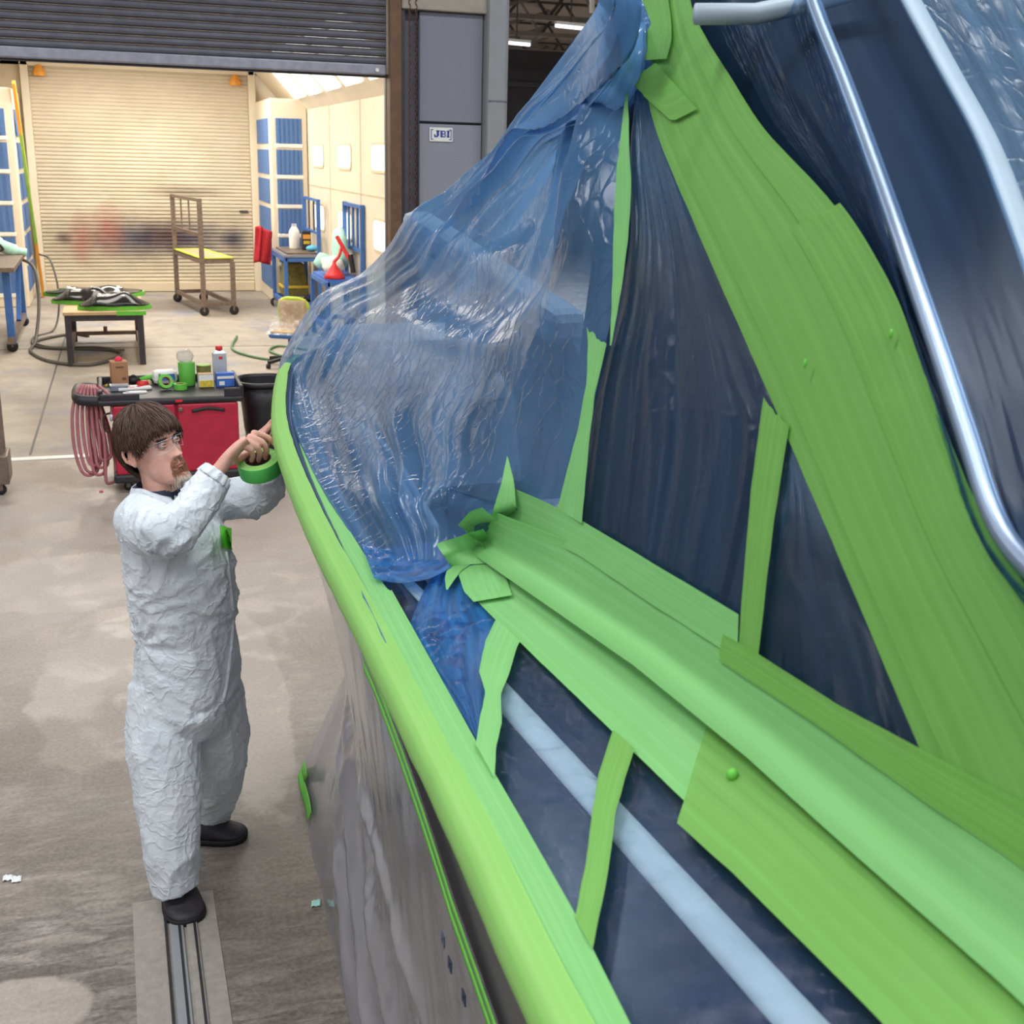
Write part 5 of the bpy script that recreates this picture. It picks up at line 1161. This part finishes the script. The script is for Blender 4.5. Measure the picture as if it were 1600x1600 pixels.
hm_.tube([H(0, -.015, -.06), H(0, -.022, -.12), H(0, -.035, -.17), H(-.0, -.05, -.23)], [.056, .056, .062, .08], 24)
# ears
def ear(s):
    pts = [(-.005, .022), (.008, .030), (.020, .026), (.024, .010), (.018, -.008), (.010, -.022), (.0, -.030), (-.006, -.020)]
    for r_, y0, sc in ((.0055, 0, 1),):
        hm_.tube([H(s*(.080+.012*(i in (2, 3, 4))+.006), -.012-a, b-.006) for i, (a, b) in enumerate(pts)], r_, 8, closed=True)
    hm_.ball(H(s*.082, -.018, -.004), (.010, .015, .026), 12, 10, Matrix((LH, FH, UH)).transposed())
ear(1); ear(-1)
def chain(pts, rs, n=12, **k):
    P = [fw(*p) for p in pts]; C = catmull(P, 5); R = []
    for i in range(len(P)-1): R += [rs[i]+(rs[i+1]-rs[i])*t/5 for t in range(5)]
    R.append(rs[-1]); hm_.tube(C, R, n, **k)
    for p, r in ((C[0], R[0]), (C[-1], R[-1])): hm_.ball(p, r, 10, 8)
    for p, r in zip(P[1:-1], rs[1:-1]): hm_.ball(p, r*1.08, 10, 8)
    return C
# right forearm, palm, fingers curled into the roll
acr = (fw(397, 674, 3.60)-fw(375, 698, 3.51)).normalized()
def palm(pts, acr):
    P = [fw(*p[:3]) for p in pts]; C = catmull(P, 5); R = []
    for i in range(len(P)-1):
        for t in range(5): R.append(tuple(pts[i][3+q]+(pts[i+1][3+q]-pts[i][3+q])*t/5 for q in (0, 1)))
    R.append(tuple(pts[-1][3:])); hm_.tube(C, R, 18, up=acr)
palm([(300, 790, 3.43, .036, .034), (325, 757, 3.48, .032, .029), (341, 736, 3.505, .029, .022), (356, 716, 3.525, .036, .020), (372, 699, 3.54, .042, .018), (386, 687, 3.553, .041, .014)], acr)
nailsR = []
chain([(397, 677, 3.595), (412, 681, 3.615), (423, 687, 3.625), (430, 695, 3.63)], [.0112, .0102, .0092, .0078])
nailsR.append(chain([(391, 683, 3.575), (409, 691, 3.585), (416, 703, 3.60), (415, 715, 3.615)], [.0115, .0108, .0098, .0084]))
nailsR.append(chain([(385, 690, 3.552), (401, 698, 3.562), (406, 709, 3.58), (404, 719, 3.60)], [.0112, .0104, .0094, .0080]))
nailsR.append(chain([(378, 696, 3.53), (391, 703, 3.545), (395, 712, 3.565), (393, 720, 3.585)], [.0102, .0092, .0083, .0072]))
chain([(360, 722, 3.53), (374, 716, 3.585), (388, 707, 3.63), (398, 702, 3.66)], [.0135, .0125, .0115, .0095])
# left forearm, palm, pointing fingers on the tape
acl = (fw(400, 690, 3.80)-fw(414, 690, 3.90)).normalized()
palm([(414, 750, 3.89, .034, .034), (411, 728, 3.855, .031, .028), (407, 710, 3.835, .028, .022), (402, 695, 3.83, .036, .019), (399, 682, 3.83, .040, .015)], acl)
nailL = chain([(402, 680, 3.86), (415, 670, 3.855), (424, 660, 3.85), (432, 652, 3.845)], [.0108, .0100, .0092, .0078])
nailL2 = chain([(399, 685, 3.835), (412, 677, 3.83), (421, 668, 3.825), (428, 662, 3.82)], [.011, .0104, .0094, .0080])
chain([(396, 690, 3.81), (405, 684, 3.80), (413, 682, 3.805), (416, 690, 3.82)], [.0108, .010, .0092, .008])
chain([(394, 694, 3.79), (402, 689, 3.775), (409, 690, 3.785), (411, 697, 3.80)], [.0098, .009, .0082, .0072])
chain([(408, 704, 3.86), (418, 694, 3.885), (425, 683, 3.89), (428, 674, 3.885)], [.0132, .0122, .0112, .0092])
skin_me = solidify_union(hm_, .0026, 2, .5)
skin_bvh = BVHTree.FromPolygons([v.co.copy() for v in skin_me.vertices], [tuple(p.vertices) for p in skin_me.polygons])
body = link('body', skin_me, 'skin', man, smooth=True, world=True)
def on_face(x, z, off=0.):
    loc, n, *_ = skin_bvh.ray_cast(H(x, .2, z), -FH)
    return (loc+n*off, n) if loc is not None else (H(x, .09, z), FH)
def hloc(p): d = p-HC; return V((d.dot(LH), d.dot(FH), d.dot(UH)))
# fingernails
for tips in (nailL, nailL2):
    d = (tips[-1]-tips[-3]).normalized(); up_ = (CAM-tips[-1]).normalized(); sd = d.cross(up_).normalized(); up_ = sd.cross(d)
    part('fingernail', MB().grid(lambda a, b: tips[-1]+d*(-.006+.012*b)+sd*(.010*(a-.5))+up_*(.0082-.004*(2*a-1)**2), 4, 4), 'nail', man, smooth=True, world=True)
# eyes, lids, brows, lips
for s in (-1, 1):
    c = H(s*.031, .0725, .008)
    part('eye', MB().ball(c, .0118, 20, 14, Matrix((LH, UH, FH)).transposed()), 'eye', man, smooth=True, world=True)
    gz = (FH*1.0+LH*.10+UH*.03).normalized(); q = gz.orthogonal().normalized(); w = gz.cross(q)
    part('iris', MB().rings([[c+gz*z_+(q*cos(2*pi*k/16)+w*sin(2*pi*k/16))*r_ for k in range(16)] for r_, z_ in ((.0066, .0102), (.0050, .0114), (.0008, .0122))]), 'iris', man, smooth=True, world=True)
    for up_, h in ((1, .0048), (-1, .0042)):
        pts = [c+LH*(.0145*(2*t-1))+UH*(up_*h*(1-(2*t-1)**2))+FH*(.0128*(1-.62*(2*t-1)**2)) for t in [k/8 for k in range(9)]]
        part('eyelid', MB().tube(pts, [.0018+.0014*sin(pi*k/8) for k in range(9)], 7), 'skin', man, smooth=True, world=True)
lipm = MB()
for z0, r_ in ((-.0655, .0032), (-.0725, .0038)):
    lipm.tube([on_face(x_, z0+.0025*(1-(x_/.022)**2)*(-1 if z0 < -.07 else 1)*.6, .0005)[0] for x_ in [-.022+.0044*k for k in range(11)]], [.0008+r_*sin(pi*(k+.6)/11.2) for k in range(11)], 8)
part('lips', lipm, 'lip', man, smooth=True, world=True)
# hair: shell and strands
CRC = V((0, -.010, .018))
def scalp(t, ph, r=1.0, off=0.):
    x = sin(t)*sin(ph); y = sin(t)*cos(ph); z = cos(t)
    if z < 0: k = 1-.16*z*z
    else: k = 1
    rx, ry, rz = .083, (.100 if y > 0 else .101), .116
    return H(CRC.x+x*(rx+off)*k, CRC.y+y*(ry+off)*k-(.014 if 0 else 0), CRC.z+z*(rz+off))
def zmin(ph):
    c = cos(ph)    # 1 front, -1 back
    if c > .72: return .050-.012*(1-c)/.28+.005*sin(ph*17)+.004*sin(ph*31+1)
    if c > .30: return .038-.044*(.72-c)/.42
    if c > -.30: return -.006+.030*min(1, (.30-c)/.15)
    return .024-.145*min(1, (-.30-c)/.45)
def tmax(ph):
    zz = (zmin(ph)-CRC.z)/.116
    return math.acos(max(-.98, min(.98, zz)))
hs = MB()
hs.grid(lambda a, b: scalp(.03+(tmax(2*pi*a)-.03)*b, 2*pi*a, 1, (.013+.006*sin(pi*b)+.003*noise.noise(V((cos(2*pi*a)*9, sin(2*pi*a)*9, b*1.2)))+.002*noise.noise(V((cos(2*pi*a)*30, sin(2*pi*a)*30, b*2))))*(1-.55*b**6)), 110, 26)
hr = part('hair', hs, 'hair', man, smooth=True, world=True)
st_ = MB(); rnd = random.Random(3)
for _ in range(3000):
    ph = rnd.uniform(0, 2*pi); tm_ = tmax(ph); t0 = tm_*sqrt(rnd.random())*.9; ln = rnd.uniform(.35, .75); t1 = min(tm_*rnd.uniform(.97, 1.05)+.02, t0+ln)
    sw = rnd.uniform(-.14, .14)+(.22*sin(ph)*0); o0 = rnd.uniform(.010, .019); o1 = rnd.uniform(.010, .024)
    P = [scalp(t0+(t1-t0)*k/4, ph+sw*(k/4)**1.5, 1, o0+(o1-o0)*k/4+.003*sin(pi*k/4)) for k in range(5)]
    st_.tube(P, [.0017, .0019, .0017, .0013, .0004], 3, caps=False)
o = part('hair_strands', st_, 'hair', hr, smooth=True, world=True); o['kind'] = 'stuff'
# goatee and brows
def strands(name, n, pick, direction, ln, mat, parent, r=.0009, seed=1):
    mb = MB(); rn = random.Random(seed); c = 0
    while c < n:
        q = pick(rn)
        if q is None: continue
        p, nrm = on_face(q[0], q[1]); d = direction(q, nrm, rn).normalized(); l = ln(q)*rn.uniform(.6, 1.15)
        mb.tube([p-nrm*.001, p+d*l*.5+nrm*.0025, p+d*l+nrm*.0015-UH*l*.15], [r, r*.9, r*.3], 3, caps=False); c += 1
    return part(name, mb, mat, parent, smooth=True, world=True)
def gpick(lo, hi):
    def f(rn):
        x = rn.uniform(-.040, .040); z = rn.uniform(lo, hi); ax = abs(x)
        if ax > .031-.06*max(0, -.105-z)+.004*rn.random()-.008*max(0, (z+.06)/.014): return None
        if ax > .016 and rn.random() < ((ax-.016)/.017)**1.3: return None
        if -.0780 < z < -.0625 and ax < .0245: return None
        if -.062 < z and ax < .0045*(z > -.058): return None
        if z > -.050 and ax > .030: return None
        if -.083 < z < -.0765 and .012 < ax < .02 and rn.random() < .4: return None
        return (x, z)
    return f
dirn = lambda q, n, rn: -UH*1.0+n*.30+LH*(q[0]*9+rn.uniform(-.25, .25))
bd_ = strands('beard', 650, gpick(-.104, -.046), dirn, lambda q: .014, 'beard', man, .0008, 5)
strands('grey_tip', 520, gpick(-.127, -.096), dirn, lambda q: .020, 'greybeard', bd_, .0009, 6)
for s in (-1, 1):
    strands('eyebrow', 70, lambda rn: (s*rn.uniform(.014, .046), .0265+rn.uniform(-.003, .003)), lambda q, n, rn: LH*s*1.0+n*.15+UH*(.3-abs(q[0])*8), lambda q: .011, 'hair', man, .0009, 8+s)
# undershirt, collar flaps
part('shirt', MB().rings([[H(.070*sin(2*pi*k/24)*s_, -.035+.066*cos(2*pi*k/24)*s_+o_, z_+.022*(1-cos(2*pi*k/24))*.9) for k in range(24)] for s_, z_, o_ in ((.96, -.142, .0), (1.04, -.17, -.006), (1.3, -.215, -.01))], caps=False), 'shirt', man, smooth=True, solid=.003, world=True)
def collar_pt(a, b):
    ph = pi*.13+(2*pi-pi*.26)*a          # opening at the front
    r_ = .070+.030*b+.004*noise.noise(V((a*9, b*3, 2))); c = cos(ph); dz = -.062*(max(0, c))**1.5
    return H(r_*sin(ph)*(1.05+.25*b), -.040+r_*cos(ph)*(1.12+.25*b)+.03*max(0, c)*b, -.112+dz-.055*b-.008*(1-abs(2*b-1)))
part('collar', MB().grid(collar_pt, 50, 8), 'suit', man, smooth=True, solid=.004, world=True)
# shoes
def shoe(toe, heel, rz=None):
    d = (heel-toe); Ls = .30; ang = atan2(toe.y-heel.y, toe.x-heel.x); mid = (toe+heel)/2; mid.z = 0
    X = V((cos(ang), sin(ang), 0)); Y = V((-sin(ang), cos(ang), 0))
    T = lambda x, y, z: mid+X*x+Y*y+UP*z
    wid = lambda x: .066*(1-.18*math.exp(-((x+.03)/.06)**2))*sqrt(max(0.02, 1-(abs(x)/.152)**5))
    hgt = lambda x: .050+(.055 if x < -.02 else .055*math.exp(-((x+.02)/.075)**2))+.004*sin(40*x)
    xs = [-.15+.30*k/26 for k in range(27)]
    up_ = MB().rings([[T(x, wid(x)*1.02*cos(t)*(1 if sin(t) < .5 else .96), .022+max(0, sin(t))**.8*(hgt(x)-.022)*sqrt(max(.03, 1-(abs(x)/.152)**6))) if sin(t) > 0 else T(x, wid(x)*cos(t), .022) for t in [2*pi*k/20 for k in range(20)]] for x in xs])
    sh = part('shoe', up_, 'shoe', man, smooth=True, world=True)
    so = MB().rings([[T(x*1.02, wid(x)*1.10*cos(t), .012+.012*(1 if sin(t) > 0 else -1)*min(1, abs(sin(t))*3)) for t in [2*pi*k/20 for k in range(20)]] for x in xs])
    part('sole', so, 'sole', sh, smooth=True, world=True)
    la = MB()
    for k in range(4):
        x = .055-.026*k; la.tube([T(x, -.026, hgt(x)*.86), T(x+.008, 0, hgt(x)+.004), T(x+.012, .026, hgt(x)*.86)], .0035, 6)
    part('laces', la, 'rubber', sh, smooth=True, world=True)
    part('tongue', MB().rings([ering(T(-.045, 0, z_), X*.05, Y*.040, 16) for z_ in (.07, .11)]), 'shoe', sh, smooth=True, world=True)
t1 = onZ(296, 1445, .0); h1 = t1+V((-.045, .28, 0)); shoe(t1, h1)
t2 = onZ(384, 1308, .0); h2 = t2+V((-.285, .075, 0)); shoe(t2, h2)

# safety glasses
gl = thing('safety_glasses', 'clear safety glasses worn by the man', 'glasses', HC)
for s in (-1, 1):
    part('lens', MB().grid(lambda a, b: H(s*(.004+.060*a), .107-.034*a**2.2-.006*(1-b)-.002, -.013+.038*b-.004*a+(.010*(1-a)**3)*(b < .5)), 14, 8), 'lens', gl, smooth=True, world=True)
    part('lens_rim', MB().tube([H(s*(.004+.060*a), .1075-.034*a**2.2-(.006 if lo else 0), (-.0125+.010*(1-a)**3 if lo else .026)-.004*a) for lo, ks in ((0, range(9)), (1, range(8, -1, -1))) for a in [k/8 for k in ks]], .0007, 6, closed=True), 'tin', gl, smooth=True, world=True)
    part('temple', MB().tube([H(s*.064, .074, .020), H(s*.078, .045, .020), H(s*.084, .0, .016), H(s*.083, -.022, .012)], [(.0050, .0018)]*4, 8, up=UH), 'lens', gl, smooth=True, world=True)
part('bridge', MB().tube([H(-.008, .107, .018), H(0, .112, .020), H(.008, .107, .018)], .0022, 6), 'tin', gl, smooth=True, world=True)

# the roll of tape in his right hand
RC = fw(403, 717, 3.595); ax = (UP*cos(radians(19))-HEAD*sin(radians(19))-_r*.10).normalized()
rx_ = ax.orthogonal().normalized(); RM = Matrix((rx_, ax.cross(rx_), ax)).transposed()
roll = thing('tape_roll', 'big green tape roll held in the man\'s right hand', 'tape', RC-ax*.052)
def rring(r, z): return [RM @ V((r*cos(2*pi*k/48), r*sin(2*pi*k/48), z)) for k in range(48)]
part('outer_face', MB().rings([rring(.066, .0015), rring(.0668, .004), rring(.0668, .048), rring(.066, .0505)], caps=False), 'rollout', roll, smooth=True)
part('side_face', MB().rings([rring(.066, .0505), rring(.041, .052)], caps=False).rings([rring(.041, 0), rring(.066, .0015)], caps=False), 'rollside', roll, smooth=False)
part('core', MB().rings([rring(.0412, .0518), rring(.0388, .0518), rring(.0388, .0002), rring(.0412, .0002)], caps=False), 'core', roll, smooth=True)
